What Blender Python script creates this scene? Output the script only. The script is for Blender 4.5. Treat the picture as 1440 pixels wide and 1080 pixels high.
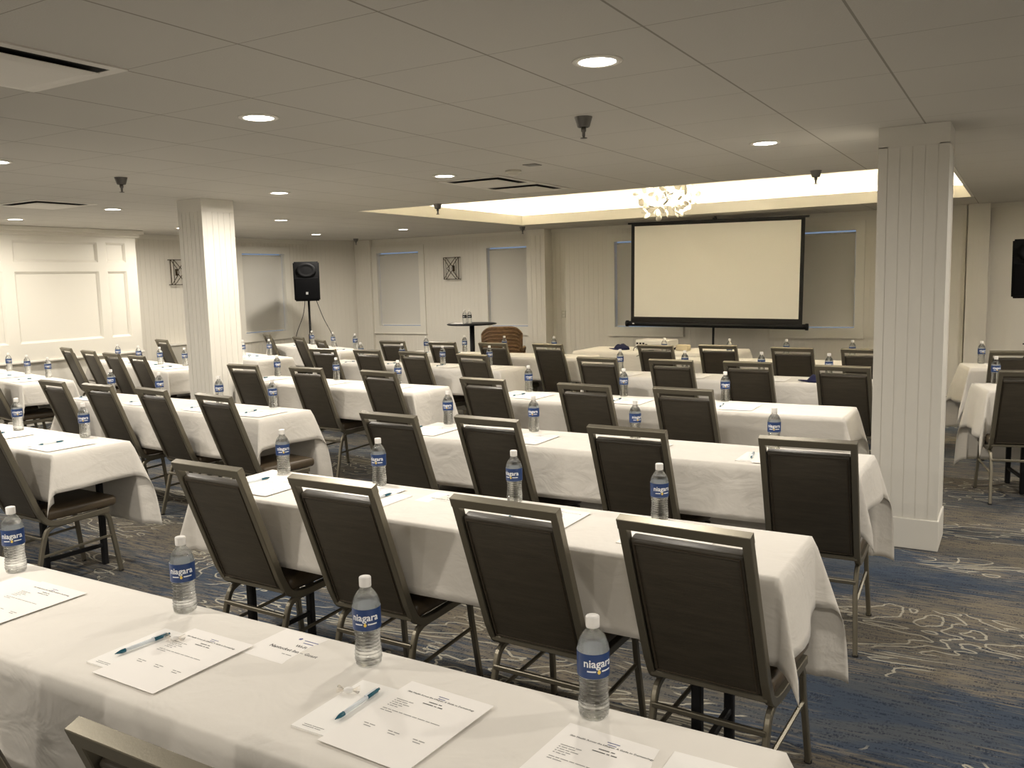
import bpy, bmesh, math, random
from mathutils import Vector, Matrix
for _o in list(bpy.data.objects): bpy.data.objects.remove(_o)
C = bpy.context.scene.collection
PI = math.pi
def Rd(a): return math.radians(a)

# ------------------------------------------------------------------ camera, world, exposure
scn = bpy.context.scene
yaw, pit, roll = Rd(30.639), Rd(6.819), Rd(-1.461)
fwd = Vector((-math.sin(yaw)*math.cos(pit), math.cos(yaw)*math.cos(pit), -math.sin(pit)))
rgt = Vector((math.cos(yaw), math.sin(yaw), 0)); upv = rgt.cross(fwd)
r2 = math.cos(roll)*rgt + math.sin(roll)*upv
u2 = -math.sin(roll)*rgt + math.cos(roll)*upv
cam = bpy.data.cameras.new('camera'); cam_o = bpy.data.objects.new('camera', cam); C.objects.link(cam_o)
M = Matrix((( r2.x, u2.x, -fwd.x, 0), (r2.y, u2.y, -fwd.y, 0), (r2.z, u2.z, -fwd.z, 1.62), (0,0,0,1)))
cam_o.matrix_world = M
cam.sensor_width = 36; cam.lens = 1208.9/1440*36; cam.clip_start = .05; cam.clip_end = 100
scn.camera = cam_o
w = bpy.data.worlds.new('dusk'); scn.world = w; w.use_nodes = True
w.node_tree.nodes['Background'].inputs[0].default_value = (.34, .42, .55, 1)
w.node_tree.nodes['Background'].inputs[1].default_value = .6
vs = scn.view_settings
vs.view_transform = 'Standard'; vs.look = 'None'; vs.gamma = 1; vs.use_curve_mapping = False
vs.exposure = 0.20
LAMP = 12.4          # watts of one ceiling downlight
LAMP_COL = (1, .925, .82)
COVE = 44.0           # cove strip emission
COVE_COL = (1, .89, .68)
CZ = 2.43            # ceiling height

# ------------------------------------------------------------------ materials
def new_mat(name):
    m = bpy.data.materials.new(name); m.use_nodes = True
    nt = m.node_tree; b = nt.nodes['Principled BSDF']
    return m, nt, b
def N(nt, t, **k):
    n = nt.nodes.new(t)
    for a, v in k.items(): setattr(n, a, v)
    return n
def mat(name, col, rough=.5, metal=0, bump=0, bscale=40, var=0, vscale=3, emis=None, est=0, coord='Object', spec=None, stretch=(1,1,1), sheen=0):
    m, nt, b = new_mat(name)
    b.inputs['Base Color'].default_value = (*col, 1); b.inputs['Roughness'].default_value = rough
    b.inputs['Metallic'].default_value = metal
    if spec is not None: b.inputs['Specular IOR Level'].default_value = spec
    if sheen: b.inputs['Sheen Weight'].default_value = sheen
    tc = N(nt, 'ShaderNodeTexCoord'); mp = N(nt, 'ShaderNodeMapping'); mp.inputs['Scale'].default_value = stretch
    nt.links.new(tc.outputs[coord], mp.inputs[0])
    if var:
        n = N(nt, 'ShaderNodeTexNoise'); n.inputs['Scale'].default_value = vscale; n.inputs['Detail'].default_value = 4
        nt.links.new(mp.outputs[0], n.inputs['Vector'])
        r = N(nt, 'ShaderNodeValToRGB')
        r.color_ramp.elements[0].position = .3; r.color_ramp.elements[1].position = .7
        r.color_ramp.elements[0].color = (*[c*(1-var) for c in col], 1); r.color_ramp.elements[1].color = (*[min(1, c*(1+var)) for c in col], 1)
        nt.links.new(n.outputs['Fac'], r.inputs[0]); nt.links.new(r.outputs[0], b.inputs['Base Color'])
    if bump:
        n = N(nt, 'ShaderNodeTexNoise'); n.inputs['Scale'].default_value = bscale; n.inputs['Detail'].default_value = 3
        nt.links.new(mp.outputs[0], n.inputs['Vector'])
        bp = N(nt, 'ShaderNodeBump'); bp.inputs['Strength'].default_value = bump; bp.inputs['Distance'].default_value = .002
        nt.links.new(n.outputs['Fac'], bp.inputs['Height']); nt.links.new(bp.outputs[0], b.inputs['Normal'])
    if emis:
        b.inputs['Emission Color'].default_value = (*emis, 1); b.inputs['Emission Strength'].default_value = est
    return m
M_wall = mat('cream_wall_paint', (.76, .725, .645), .55, bump=.15, bscale=60)
M_trim = mat('white_trim_paint', (.78, .75, .67), .4)
M_pillar = mat('pillar_paint', (.80, .775, .71), .42)
M_metal = mat('brushed_pewter', (.225, .205, .158), .38, .75, bump=.08, bscale=300, stretch=(1,1,.1))
M_vinyl = mat('dark_brown_vinyl', (.050, .042, .030), .42, bump=.35, bscale=260, var=.16, vscale=70, stretch=(.12,1,1))
M_seat = mat('seat_vinyl', (.075, .055, .033), .42, bump=.2, bscale=90)
M_piping = mat('piping_vinyl', (.045, .034, .022), .45)
M_black = mat('black_metal', (.008, .008, .009), .5, 0, spec=.3)
M_glide = mat('black_rubber', (.015, .015, .015), .7)
M_cloth = mat('white_linen', (.76, .725, .665), .85, bump=.5, bscale=26, sheen=.15)
M_tabletop = mat('table_laminate', (.20, .16, .11), .5)
def add_wrinkles(m, scale, dist, strength, stretch):
    nt = m.node_tree; b = nt.nodes['Principled BSDF']; old = b.inputs['Normal'].links[0].from_node
    tc = N(nt, 'ShaderNodeTexCoord'); mp = N(nt, 'ShaderNodeMapping'); mp.inputs['Scale'].default_value = stretch; nt.links.new(tc.outputs['Object'], mp.inputs[0])
    n = N(nt, 'ShaderNodeTexNoise'); n.inputs['Scale'].default_value = scale; n.inputs['Detail'].default_value = 3; n.inputs['Distortion'].default_value = 1.2
    nt.links.new(mp.outputs[0], n.inputs['Vector'])
    bp = N(nt, 'ShaderNodeBump'); bp.inputs['Strength'].default_value = strength; bp.inputs['Distance'].default_value = dist
    nt.links.new(n.outputs['Fac'], bp.inputs['Height']); nt.links.new(bp.outputs[0], old.inputs['Normal'])
add_wrinkles(M_cloth, 5, .03, .25, (1, 1, 1.6))
M_cap = mat('white_cap_plastic', (.85, .83, .80), .4)
M_blue = mat('label_blue', (.018, .050, .17), .35)
def two_sided(m, back):
    nt = m.node_tree; b = nt.nodes['Principled BSDF']; g = N(nt, 'ShaderNodeNewGeometry'); x = N(nt, 'ShaderNodeMix', data_type='RGBA')
    x.inputs[6].default_value = b.inputs['Base Color'].default_value; x.inputs[7].default_value = (*back, 1)
    nt.links.new(g.outputs['Backfacing'], x.inputs[0]); nt.links.new(x.outputs[2], b.inputs['Base Color'])
two_sided(M_blue, (.75, .77, .8))
M_lblink = mat('label_white_ink', (.85, .87, .9), .4)
M_yellow = mat('label_yellow_drop', (.85, .62, .12), .4)
M_paper = mat('white_paper', (.92, .89, .85), .8)
M_pad = mat('notepad_paper', (.92, .90, .86), .8)
M_ink = mat('grey_printed_ink', (.09, .085, .085), .8)
M_inkl = mat('light_printed_ink', (.28, .27, .26), .8)
M_logo = mat('navy_logo_ink', (.10, .11, .28), .7)
M_penw = mat('white_pen_plastic', (.75, .80, .84), .25)
M_teal = mat('teal_pen_plastic', (.01, .10, .15), .25)
M_screen = mat('projection_fabric', (.93, .905, .83), .8)
M_border = mat('black_screen_border', (.008, .008, .008), .8)
M_spk = mat('black_speaker_plastic', (.003, .003, .0034), .7, spec=.15, bump=.2, bscale=200)
M_grille = mat('black_grille', (.0025, .0025, .003), .85, 0, spec=.1, bump=.5, bscale=500)
M_badge = mat('silver_badge', (.6, .6, .6), .3, .6)
M_bronze = mat('aged_bronze', (.07, .05, .028), .45, .6, var=.3, vscale=40)
M_wicker = mat('brown_wicker', (.17, .098, .045), .6, bump=1, bscale=60, var=.45, vscale=60, stretch=(.3,.3,2))
M_cushion = mat('brown_cushion', (.09, .055, .03), .8)
M_blind = mat('grey_roller_blind', (.66, .64, .585), .8, bump=.1, bscale=300)
M_vent = mat('white_vent_metal', (.70, .67, .61), .45)
M_dark = mat('dark_void', (.01, .01, .01), .9)
M_chrome = mat('dull_chrome', (.17, .165, .155), .4, .85)
M_outlet = mat('outlet_plastic', (.62, .59, .50), .4)
M_navy = mat('navy_fabric', (.008, .010, .05), .9)
M_proj = mat('white_projector_plastic', (.72, .70, .66), .4)
M_kraft = mat('cream_plastic', (.60, .52, .36), .5)
M_blklbl = mat('black_label', (.01, .01, .01), .4)
M_petal = mat('white_porcelain_petal', (.82, .78, .68), .45)
M_lens = mat('lamp_lens', (.9, .9, .9), .5, emis=(1, .96, .9), est=14)
M_bulb = mat('glowing_bulb', (.9, .9, .9), .5, emis=(1, .9, .68), est=75)
M_strip = mat('cove_light_strip', (.9, .9, .9), .5, emis=COVE_COL, est=COVE)
M_ledge = mat('grey_ledge_paint', (.50, .475, .41), .5)

def clear_mat(name, tint, ior, glassmix, rough=0.0):
    m = bpy.data.materials.new(name); m.use_nodes = True; nt = m.node_tree
    for n in list(nt.nodes): nt.nodes.remove(n)
    out = N(nt, 'ShaderNodeOutputMaterial'); mix = N(nt, 'ShaderNodeMixShader'); mix.inputs[0].default_value = glassmix
    t = N(nt, 'ShaderNodeBsdfTransparent'); t.inputs[0].default_value = (*tint, 1)
    g = N(nt, 'ShaderNodeBsdfGlass'); g.inputs['IOR'].default_value = ior; g.inputs['Roughness'].default_value = rough
    g.inputs['Color'].default_value = (*tint, 1)
    nt.links.new(t.outputs[0], mix.inputs[1]); nt.links.new(g.outputs[0], mix.inputs[2]); nt.links.new(mix.outputs[0], out.inputs[0])
    return m
M_pet = clear_mat('clear_bottle_plastic', (.985, .99, .99), 1.46, .5)
M_water = clear_mat('bottled_water', (.985, .99, .99), 1.33, .35)
M_candy = clear_mat('clear_cellophane', (.97, .95, .92), 1.4, .6, .1)
M_pane = clear_mat('window_glass', (.9, .95, 1), 1.45, .15)

def ceiling_mat():
    m, nt, b = new_mat('ceiling_tiles'); b.inputs['Roughness'].default_value = .9
    tc = N(nt, 'ShaderNodeTexCoord'); sx = N(nt, 'ShaderNodeSeparateXYZ'); nt.links.new(tc.outputs['Object'], sx.inputs[0])
    def line(out, off, pitch, wid):
        a = N(nt, 'ShaderNodeMath', operation='ADD'); a.inputs[1].default_value = -off+pitch*40+pitch/2; nt.links.new(out, a.inputs[0])
        f = N(nt, 'ShaderNodeMath', operation='MODULO'); f.inputs[1].default_value = pitch; nt.links.new(a.outputs[0], f.inputs[0])
        s = N(nt, 'ShaderNodeMath', operation='SUBTRACT'); s.inputs[1].default_value = pitch/2; nt.links.new(f.outputs[0], s.inputs[0])
        ab = N(nt, 'ShaderNodeMath', operation='ABSOLUTE'); nt.links.new(s.outputs[0], ab.inputs[0])
        l = N(nt, 'ShaderNodeMath', operation='LESS_THAN'); l.inputs[1].default_value = wid; nt.links.new(ab.outputs[0], l.inputs[0])
        return l
    lx = line(sx.outputs[0], -.492, .5985, .0045); ly = line(sx.outputs[1], 2.12, .6115, .0020)
    mx = N(nt, 'ShaderNodeMath', operation='MAXIMUM'); nt.links.new(lx.outputs[0], mx.inputs[0]); nt.links.new(ly.outputs[0], mx.inputs[1])
    n = N(nt, 'ShaderNodeTexNoise'); n.inputs['Scale'].default_value = .8; n.inputs['Detail'].default_value = 5; nt.links.new(tc.outputs['Object'], n.inputs['Vector'])
    r = N(nt, 'ShaderNodeValToRGB'); r.color_ramp.elements[0].color = (.545, .525, .48, 1); r.color_ramp.elements[1].color = (.60, .58, .53, 1)
    nt.links.new(n.outputs['Fac'], r.inputs[0])
    mc = N(nt, 'ShaderNodeMix', data_type='RGBA'); nt.links.new(mx.outputs[0], mc.inputs[0]); nt.links.new(r.outputs[0], mc.inputs[6]); mc.inputs[7].default_value = (.30, .28, .24, 1)
    nt.links.new(mc.outputs[2], b.inputs['Base Color'])
    n2 = N(nt, 'ShaderNodeTexNoise'); n2.inputs['Scale'].default_value = 130; nt.links.new(tc.outputs['Object'], n2.inputs['Vector'])
    sb = N(nt, 'ShaderNodeMath', operation='SUBTRACT'); nt.links.new(n2.outputs['Fac'], sb.inputs[0]); nt.links.new(mx.outputs[0], sb.inputs[1])
    bp = N(nt, 'ShaderNodeBump'); bp.inputs['Strength'].default_value = .25; bp.inputs['Distance'].default_value = .003
    nt.links.new(sb.outputs[0], bp.inputs['Height']); nt.links.new(bp.outputs[0], b.inputs['Normal'])
    return m
M_ceil = ceiling_mat()

def carpet_mat():
    m, nt, b = new_mat('patterned_carpet'); b.inputs['Roughness'].default_value = 1; b.inputs['Specular IOR Level'].default_value = .1
    L = nt.links.new
    tc = N(nt, 'ShaderNodeTexCoord')
    def noise(scale, stretch, det=4, dist=0, rough=.5, off=(0,0,0)):
        mp = N(nt, 'ShaderNodeMapping'); mp.inputs['Scale'].default_value = stretch; mp.inputs['Location'].default_value = off
        L(tc.outputs['Object'], mp.inputs[0])
        n = N(nt, 'ShaderNodeTexNoise'); n.inputs['Scale'].default_value = scale; n.inputs['Detail'].default_value = det
        n.inputs['Distortion'].default_value = dist; n.inputs['Roughness'].default_value = rough; L(mp.outputs[0], n.inputs['Vector'])
        return n.outputs['Fac']
    def math_(op, a, c=None, d=None):
        n = N(nt, 'ShaderNodeMath', operation=op)
        for i, v in enumerate((a, c, d)):
            if v is None: continue
            if isinstance(v, (int, float)): n.inputs[i].default_value = v
            else: L(v, n.inputs[i])
        return n.outputs[0]
    def mixc(f, a, c):
        n = N(nt, 'ShaderNodeMix', data_type='RGBA'); 
        if isinstance(f, float): n.inputs[0].default_value = f
        else: L(f, n.inputs[0])
        for i, v in ((6, a), (7, c)):
            if isinstance(v, tuple): n.inputs[i].default_value = (*v, 1)
            else: L(v, n.inputs[i])
        return n.outputs[2]
    def step(v, lo, hi):
        n = N(nt, 'ShaderNodeMapRange'); L(v, n.inputs[0]); n.inputs[1].default_value = lo; n.inputs[2].default_value = hi; return n.outputs[0]
    big = noise(1.0, (.55, 1.7, 1), 3, .3)
    str1 = noise(8, (.45, 6, 1), 8, .3, .78)
    tick = noise(60, (2.2, .8, 1), 2)
    zone = math_('ADD', math_('MULTIPLY', big, .42), math_('MULTIPLY', str1, .58))
    col = mixc(step(zone, .46, .53), (.046, .060, .084), (.165, .143, .110))
    grey = noise(2.3, (.8, 2.2, 1), 4, .5, off=(7,3,0))
    col = mixc(math_('MULTIPLY', step(grey, .50, .62), .55), col, (.085, .088, .086))
    hz = noise(9, (1, 7, 1), 5, .1, .7, off=(3,9,0))
    dk = math_('MULTIPLY', step(hz, .50, .58), step(tick, .42, .56))
    col = mixc(math_('MULTIPLY', dk, .85), col, (.016, .022, .038))
    # cream contour lines in loose patches
    st = (1.0, 2.6, 1); dd = .004
    n0 = noise(1.25, st, 2.6, 1.1, .5, off=(11, 5, 0))
    n1 = noise(1.25, st, 2.6, 1.1, .5, off=(11+dd*st[0], 5, 0))
    n2 = noise(1.25, st, 2.6, 1.1, .5, off=(11, 5+dd*st[1], 0))
    gx = math_('DIVIDE', math_('SUBTRACT', n1, n0), dd); gy = math_('DIVIDE', math_('SUBTRACT', n2, n0), dd)
    gm = math_('MULTIPLY', math_('SQRT', math_('ADD', math_('MULTIPLY', gx, gx), math_('MULTIPLY', gy, gy))), 9.0)
    wob = noise(38, (1, 1, 1), 2, off=(5, 1, 0))
    fr = math_('FRACT', math_('ADD', math_('MULTIPLY', n0, 9.0), math_('MULTIPLY', wob, .16)))
    dist_ = math_('DIVIDE', math_('ABSOLUTE', math_('SUBTRACT', fr, .5)), math_('MAXIMUM', gm, .6))
    ln = math_('LESS_THAN', dist_, .0052)
    patch = noise(1.0, (.8, 1.6, 1), 3, .2, off=(2,17,0))
    jit = noise(45, (1, 1, 1), 2)
    lm = math_('MULTIPLY', math_('MULTIPLY', ln, step(patch, .50, .52)), step(jit, .25, .36))
    col = mixc(math_('MULTIPLY', lm, .85), col, (.37, .35, .285))
    L(col, b.inputs['Base Color'])
    pile = noise(400, (1, 1, 1), 2)
    bp = N(nt, 'ShaderNodeBump'); bp.inputs['Strength'].default_value = .4; bp.inputs['Distance'].default_value = .003
    L(math_('ADD', pile, math_('MULTIPLY', lm, 1.2)), bp.inputs['Height']); L(bp.outputs[0], b.inputs['Normal'])
    return m
M_carpet = carpet_mat()

# ------------------------------------------------------------------ helpers
def obj(name, bm, m, parent=None, smooth=False, loc=None):
    me = bpy.data.meshes.new(name)
    if smooth:
        for f in bm.faces: f.smooth = True
    bm.to_mesh(me); bm.free(); me.materials.append(m)
    o = bpy.data.objects.new(name, me); C.objects.link(o)
    if parent: o.parent = parent
    if loc: o.location = loc
    return o
def tag(o, label=None, cat=None, group=None, kind=None):
    if label: o['label'] = label
    if cat: o['category'] = cat
    if group: o['group'] = group
    if kind: o['kind'] = kind
    return o
def thing(name, label, cat, loc=(0,0,0), rz=0, group=None, kind=None):
    o = bpy.data.objects.new(name, None); C.objects.link(o); o.empty_display_size = .1
    o.location = loc; o.rotation_euler = (0, 0, rz)
    return tag(o, label, cat, group, kind)
def struct(name, bm, m, parent=None, smooth=False):
    o = obj(name, bm, m, parent, smooth)
    if not parent: o['kind'] = 'structure'
    return o
def dup(root, loc, rz, label, group=None):
    r = root.copy(); C.objects.link(r); r.location = loc; r.rotation_euler = (0, 0, rz); r['label'] = label
    if group: r['group'] = group
    for ch in list(root.children):
        c = ch.copy(); C.objects.link(c); c.parent = r
        for g in list(ch.children):
            d = g.copy(); C.objects.link(d); d.parent = c
    return r
def box(bm, x0, x1, y0, y1, z0, z1, bev=0, mtx=None):
    r = bmesh.ops.create_cube(bm, size=1)['verts']
    for v in r:
        v.co = Vector(((x0+x1)/2 + v.co.x*(x1-x0), (y0+y1)/2 + v.co.y*(y1-y0), (z0+z1)/2 + v.co.z*(z1-z0)))
    if bev:
        es = list({e for v in r for e in v.link_edges})
        nf = bmesh.ops.bevel(bm, geom=es, offset=bev, segments=3, profile=.5, affect='EDGES')
        r = list({v for f in nf['faces'] for v in f.verts})
    if mtx:
        for v in r: v.co = mtx @ v.co
    return bm
def B(*a, **k): return box(bmesh.new(), *a, **k)
def lathe(bm, prof, n=24, c=(0,0,0)):
    rings = []
    for r, z in prof:
        if r < 1e-6: rings.append([bm.verts.new((c[0], c[1], c[2]+z))])
        else: rings.append([bm.verts.new((c[0]+r*math.cos(2*PI*i/n), c[1]+r*math.sin(2*PI*i/n), c[2]+z)) for i in range(n)])
    for a, b_ in zip(rings, rings[1:]):
        for i in range(n):
            j = (i+1) % n
            if len(a) == 1 and len(b_) == 1: continue
            if len(a) == 1: bm.faces.new((a[0], b_[j], b_[i]))
            elif len(b_) == 1: bm.faces.new((a[i], a[j], b_[0]))
            else: bm.faces.new((a[i], a[j], b_[j], b_[i]))
    bmesh.ops.recalc_face_normals(bm, faces=bm.faces)
    return bm
def sweep(bm, pts, w, h, side=None, n=8, caps=True, e=.45):
    """rounded-rectangle tube along pts; side = fixed lateral direction for width w"""
    pts = [Vector(p) for p in pts]; rings = []
    for i, p in enumerate(pts):
        t = (pts[min(i+1, len(pts)-1)] - pts[max(i-1, 0)]).normalized()
        s = Vector(side) if side else (Vector((0,0,1)) if abs(t.z) < .9 else Vector((1,0,0)))
        s = (s - t*s.dot(t)).normalized(); q = t.cross(s)
        ring = []
        for k in range(n):
            a = 2*PI*(k+.5)/n; cx, cy = math.cos(a), math.sin(a)
            fx = math.copysign(abs(cx)**e, cx); fy = math.copysign(abs(cy)**e, cy)
            ring.append(bm.verts.new(p + s*(fx*w/2) + q*(fy*h/2)))
        rings.append(ring)
    for a, b_ in zip(rings, rings[1:]):
        for k in range(n): bm.faces.new((a[k], a[(k+1)%n], b_[(k+1)%n], b_[k]))
    if caps: bm.faces.new(rings[0][::-1]); bm.faces.new(rings[-1])
    bmesh.ops.recalc_face_normals(bm, faces=bm.faces)
    return bm
def tube(bm, pts, r, n=8, caps=True):
    pts = [Vector(p) for p in pts]; rings = []
    for i, p in enumerate(pts):
        t = (pts[min(i+1, len(pts)-1)] - pts[max(i-1, 0)]).normalized()
        s = Vector((0,0,1)) if abs(t.z) < .9 else Vector((1,0,0))
        s = (s - t*s.dot(t)).normalized(); q = t.cross(s)
        rings.append([bm.verts.new(p + s*math.cos(2*PI*k/n)*r + q*math.sin(2*PI*k/n)*r) for k in range(n)])
    for a, b_ in zip(rings, rings[1:]):
        for k in range(n): bm.faces.new((a[k], a[(k+1)%n], b_[(k+1)%n], b_[k]))
    if caps: bm.faces.new(rings[0][::-1]); bm.faces.new(rings[-1])
    bmesh.ops.recalc_face_normals(bm, faces=bm.faces)
    return bm
def curve(pts, k=5):
    """Catmull-Rom smoothing"""
    P = [Vector(p) for p in pts]; out = []
    for i in range(len(P)-1):
        a, b_, c, d = P[max(i-1,0)], P[i], P[i+1], P[min(i+2,len(P)-1)]
        for j in range(k):
            t = j/k
            out.append(.5*((2*b_)+(c-a)*t+(2*a-5*b_+4*c-d)*t*t+(3*b_-a-3*c+d)*t**3))
    out.append(P[-1]); return out
def text_mesh(name, s, size, m, align='LEFT', ext=0, res=2, bold=False):
    cu = bpy.data.curves.new(name, 'FONT'); cu.body = s; cu.size = size; cu.align_x = align; cu.extrude = ext; cu.resolution_u = res
    if bold: cu.offset = size*.02
    o = bpy.data.objects.new(name, cu); C.objects.link(o)
    dg = bpy.context.evaluated_depsgraph_get(); dg.update()
    me = bpy.data.meshes.new_from_object(o.evaluated_get(dg))
    bpy.data.objects.remove(o); bpy.data.curves.remove(cu)
    me.materials.clear(); me.materials.append(m); me.name = name
    return me

# ------------------------------------------------------------------ setting
FW = 12.4      # far wall
LW = -11.0     # left wall
RW, BW = 4.2, -4.5
struct('floor', B(LW-.3, RW+.2, BW-.2, FW+.4, -.1, 0), M_carpet)
TX0, TX1, TY0, TY1 = -6.34, -.49, 7.46, 11.08
bm = bmesh.new()
for a in ((LW-.2, RW+.1, BW-.1, TY0), (LW-.2, RW+.1, TY1, FW+.2), (LW-.2, TX0, TY0, TY1), (TX1, RW+.1, TY0, TY1)):
    box(bm, a[0], a[1], a[2], a[3], CZ, CZ+.1)
struct('ceiling', bm, M_ceil)
# tray recess above the opening: lip, cove ledge, upper walls, upper ceiling
bm = bmesh.new(); t = .03; lip = CZ+.135
for a in ((TX0, TX1, TY0, TY0+t), (TX0, TX1, TY1-t, TY1), (TX0, TX0+t, TY0+t, TY1-t), (TX1-t, TX1, TY0+t, TY1-t)):
    box(bm, a[0], a[1], a[2], a[3], CZ-.002, lip)
struct('trim_1', bm, M_trim)
bm = bmesh.new(); g = .22; top = 2.98
for a in ((TX0-g, TX1+g, TY0-g-.05, TY0-g), (TX0-g, TX1+g, TY1+g, TY1+g+.05), (TX0-g-.05, TX0-g, TY0-g, TY1+g), (TX1+g, TX1+g+.05, TY0-g, TY1+g)):
    box(bm, a[0], a[1], a[2], a[3], CZ+.1, top)
box(bm, TX0-g-.05, TX1+g+.05, TY0-g-.05, TY1+g+.05, top, top+.06)
struct('trim_2', bm, M_trim)
bm = bmesh.new()
for a in ((TX0-.15, TX1+.15, TY0-.16, TY0-.12), (TX0-.15, TX1+.15, TY1+.12, TY1+.16), (TX0-.16, TX0-.12, TY0-.1, TY1+.1), (TX1+.12, TX1+.16, TY0-.1, TY1+.1)):
    box(bm, a[0], a[1], a[2], a[3], CZ+.101, CZ+.12)
cv = obj('cove_light', bm, M_strip); tag(cv, 'warm light strip hidden on the ledge of the recessed ceiling tray', 'cove light')

def wall(name, p0, p1, z0, z1, holes=(), pitch=.083, gw=.006, gd=.0028, m=None, grooves=True, parent=None):
    """wall seen from its left-hand side when walking p0->p1; holes = (s0, s1, z0, z1)"""
    p0 = Vector((*p0, 0)); p1 = Vector((*p1, 0)); d = (p1-p0); Ln = d.length; d.normalize(); nrm = Vector((-d.y, d.x, 0))
    cuts = {0.0, Ln}
    for h in holes: cuts |= {h[0], h[1]}
    gr = []
    if grooves:
        s = pitch*.5
        while s < Ln-gw:
            if all(abs(s-c) > .02 for c in cuts): gr.append(s); 
            s += pitch
    for s in gr: cuts |= {s, s+gw}
    cuts = sorted(cuts); bm = bmesh.new()
    def q(s0, s1, a, b_, off):
        f = [p0+d*s0+nrm*off+Vector((0,0,a)), p0+d*s1+nrm*off+Vector((0,0,a)), p0+d*s1+nrm*off+Vector((0,0,b_)), p0+d*s0+nrm*off+Vector((0,0,b_))]
        bm.faces.new([bm.verts.new(v) for v in f])
    gs = set(gr)
    for s0, s1 in zip(cuts, cuts[1:]):
        off = -gd if s0 in gs else 0
        mid = (s0+s1)/2; hs = [h for h in holes if h[0] <= mid <= h[1]]
        spans = [(z0, z1)] if not hs else [(z0, hs[0][2]), (hs[0][3], z1)]
        for a, b_ in spans:
            q(s0, s1, a, b_, off)
            if off:
                for sx in (s0, s1):
                    f = [p0+d*sx+Vector((0,0,a)), p0+d*sx+nrm*off+Vector((0,0,a)), p0+d*sx+nrm*off+Vector((0,0,b_)), p0+d*sx+Vector((0,0,b_))]
                    bm.faces.new([bm.verts.new(v) for v in f])
    return struct(name, bm, m or M_wall, parent)

WIN = [(-10.13, -9.19), (-7.77, -6.66), (-5.44, -4.45), (-2.94, -1.93)]; WZ0, WZ1 = .87, 2.185
wall('wall_far', (RW, FW), (-10.6, FW), 0, CZ, [(RW-b_, RW-a, WZ0, WZ1) for a, b_ in WIN][::-1])
wall('wall_far_left', (-10.6, FW), (LW, 11.55), 0, CZ)
wall('wall_left', (LW, 11.55), (LW, 7.62), 0, CZ, [(11.55-10.94, 11.55-9.99, WZ0, WZ1)])
PX = -10.45
wall('wall_left_panelled', (PX, 7.62), (PX, BW), 0, CZ, grooves=False, m=M_trim)
struct('wall_left_return', B(LW, PX, 7.60, 7.62, 0, CZ), M_trim)
wall('wall_near', (PX, BW), (RW, BW), 0, CZ, pitch=.2)
wall('wall_right', (RW, BW), (RW, FW), 0, CZ, pitch=.2)

def window(name, s0, s1, mtx, n):
    """local frame: x along wall, y into the room, z up"""
    w_ = thing(name, None, None, kind='structure')
    w_.matrix_world = mtx
    fr = .115
    bm = bmesh.new()
    box(bm, s0-fr, s1+fr, 0, .022, WZ1, WZ1+fr); box(bm, s0-fr, s1+fr, 0, .022, WZ0-fr-.02, WZ0)
    box(bm, s0-fr, s0, 0, .022, WZ0, WZ1); box(bm, s1, s1+fr, 0, .022, WZ0, WZ1)
    box(bm, s0-fr-.012, s1+fr+.012, 0, .032, WZ0-fr-.03, WZ0-fr-.012)
    obj('window_frame', bm, M_trim, w_)
    bm = bmesh.new()
    box(bm, s0-.02, s0, -.11, 0, WZ0, WZ1); box(bm, s1, s1+.02, -.11, 0, WZ0, WZ1); box(bm, s0, s1, -.11, 0, WZ1, WZ1+.02); box(bm, s0, s1, -.11, 0, WZ0-.02, WZ0)
    obj('window_reveal', bm, M_trim, w_)
    obj('window_pane', B(s0, s1, -.105, -.10, WZ0, WZ1), M_pane, w_)
    bm = bmesh.new(); box(bm, s0, s1, -.10, -.085, (WZ0+WZ1)/2-.02, (WZ0+WZ1)/2+.02); obj('sash_bar', bm, M_trim, w_)
    bl = obj('roller_blind', B(s0+.014, s1-.012, -.052, -.050, WZ0+.03, WZ1-.045), M_blind, w_)
    obj('blind_bottom_bar', B(s0+.014, s1-.012, -.058, -.046, WZ0+.012, WZ0+.03), M_trim, bl)
    bm = bmesh.new(); tube(bm, [(s0+.014, -.065, WZ1-.036), (s1-.012, -.065, WZ1-.036)], .016, 10); obj('blind_roller', bm, M_blind, bl, True)
    return w_
for k, (a, b_) in enumerate(WIN):
    window('window_%d' % (k+1), -b_, -a, Matrix(((-1,0,0,0),(0,-1,0,FW),(0,0,1,0),(0,0,0,1))), k)
window('window_5', -10.94, -9.99, Matrix(((0,1,0,LW),(-1,0,0,0),(0,0,1,0),(0,0,0,1))), 5)

# pilasters on the far wall
k = 3
for x0, x1, y in ((-6.86, -6.53, FW-.26), (-10.6, -10.24, FW-.07), (-.80, -.62, FW-.05), (-.60, -.36, FW-.13)):
    bm = bmesh.new(); box(bm, x0, x1, y, FW+.02, 0, CZ)
    wd = x1-x0
    for s in (.24, .5, .76): box(bm, x0+wd*s-.006, x0+wd*s+.006, y-.004, y+.003, .2, CZ-.1)
    struct('trim_%d' % k, bm, M_wall); k += 1
# skirting
bm = bmesh.new(); box(bm, -10.2, RW, FW-.02, FW, 0, .14); box(bm, PX, PX+.02, BW, 7.6, 0, .14); box(bm, LW, LW+.02, 7.62, 11.55, 0, .14)
struct('baseboard_far', bm, M_trim)
# frieze below the ceiling
bm = bmesh.new(); box(bm, -10.2, RW, FW-.025, FW, CZ-.05, CZ); box(bm, LW, LW+.03, 7.62, 11.5, CZ-.07, CZ)
struct('trim_%d' % k, bm, M_trim); k += 1
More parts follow.
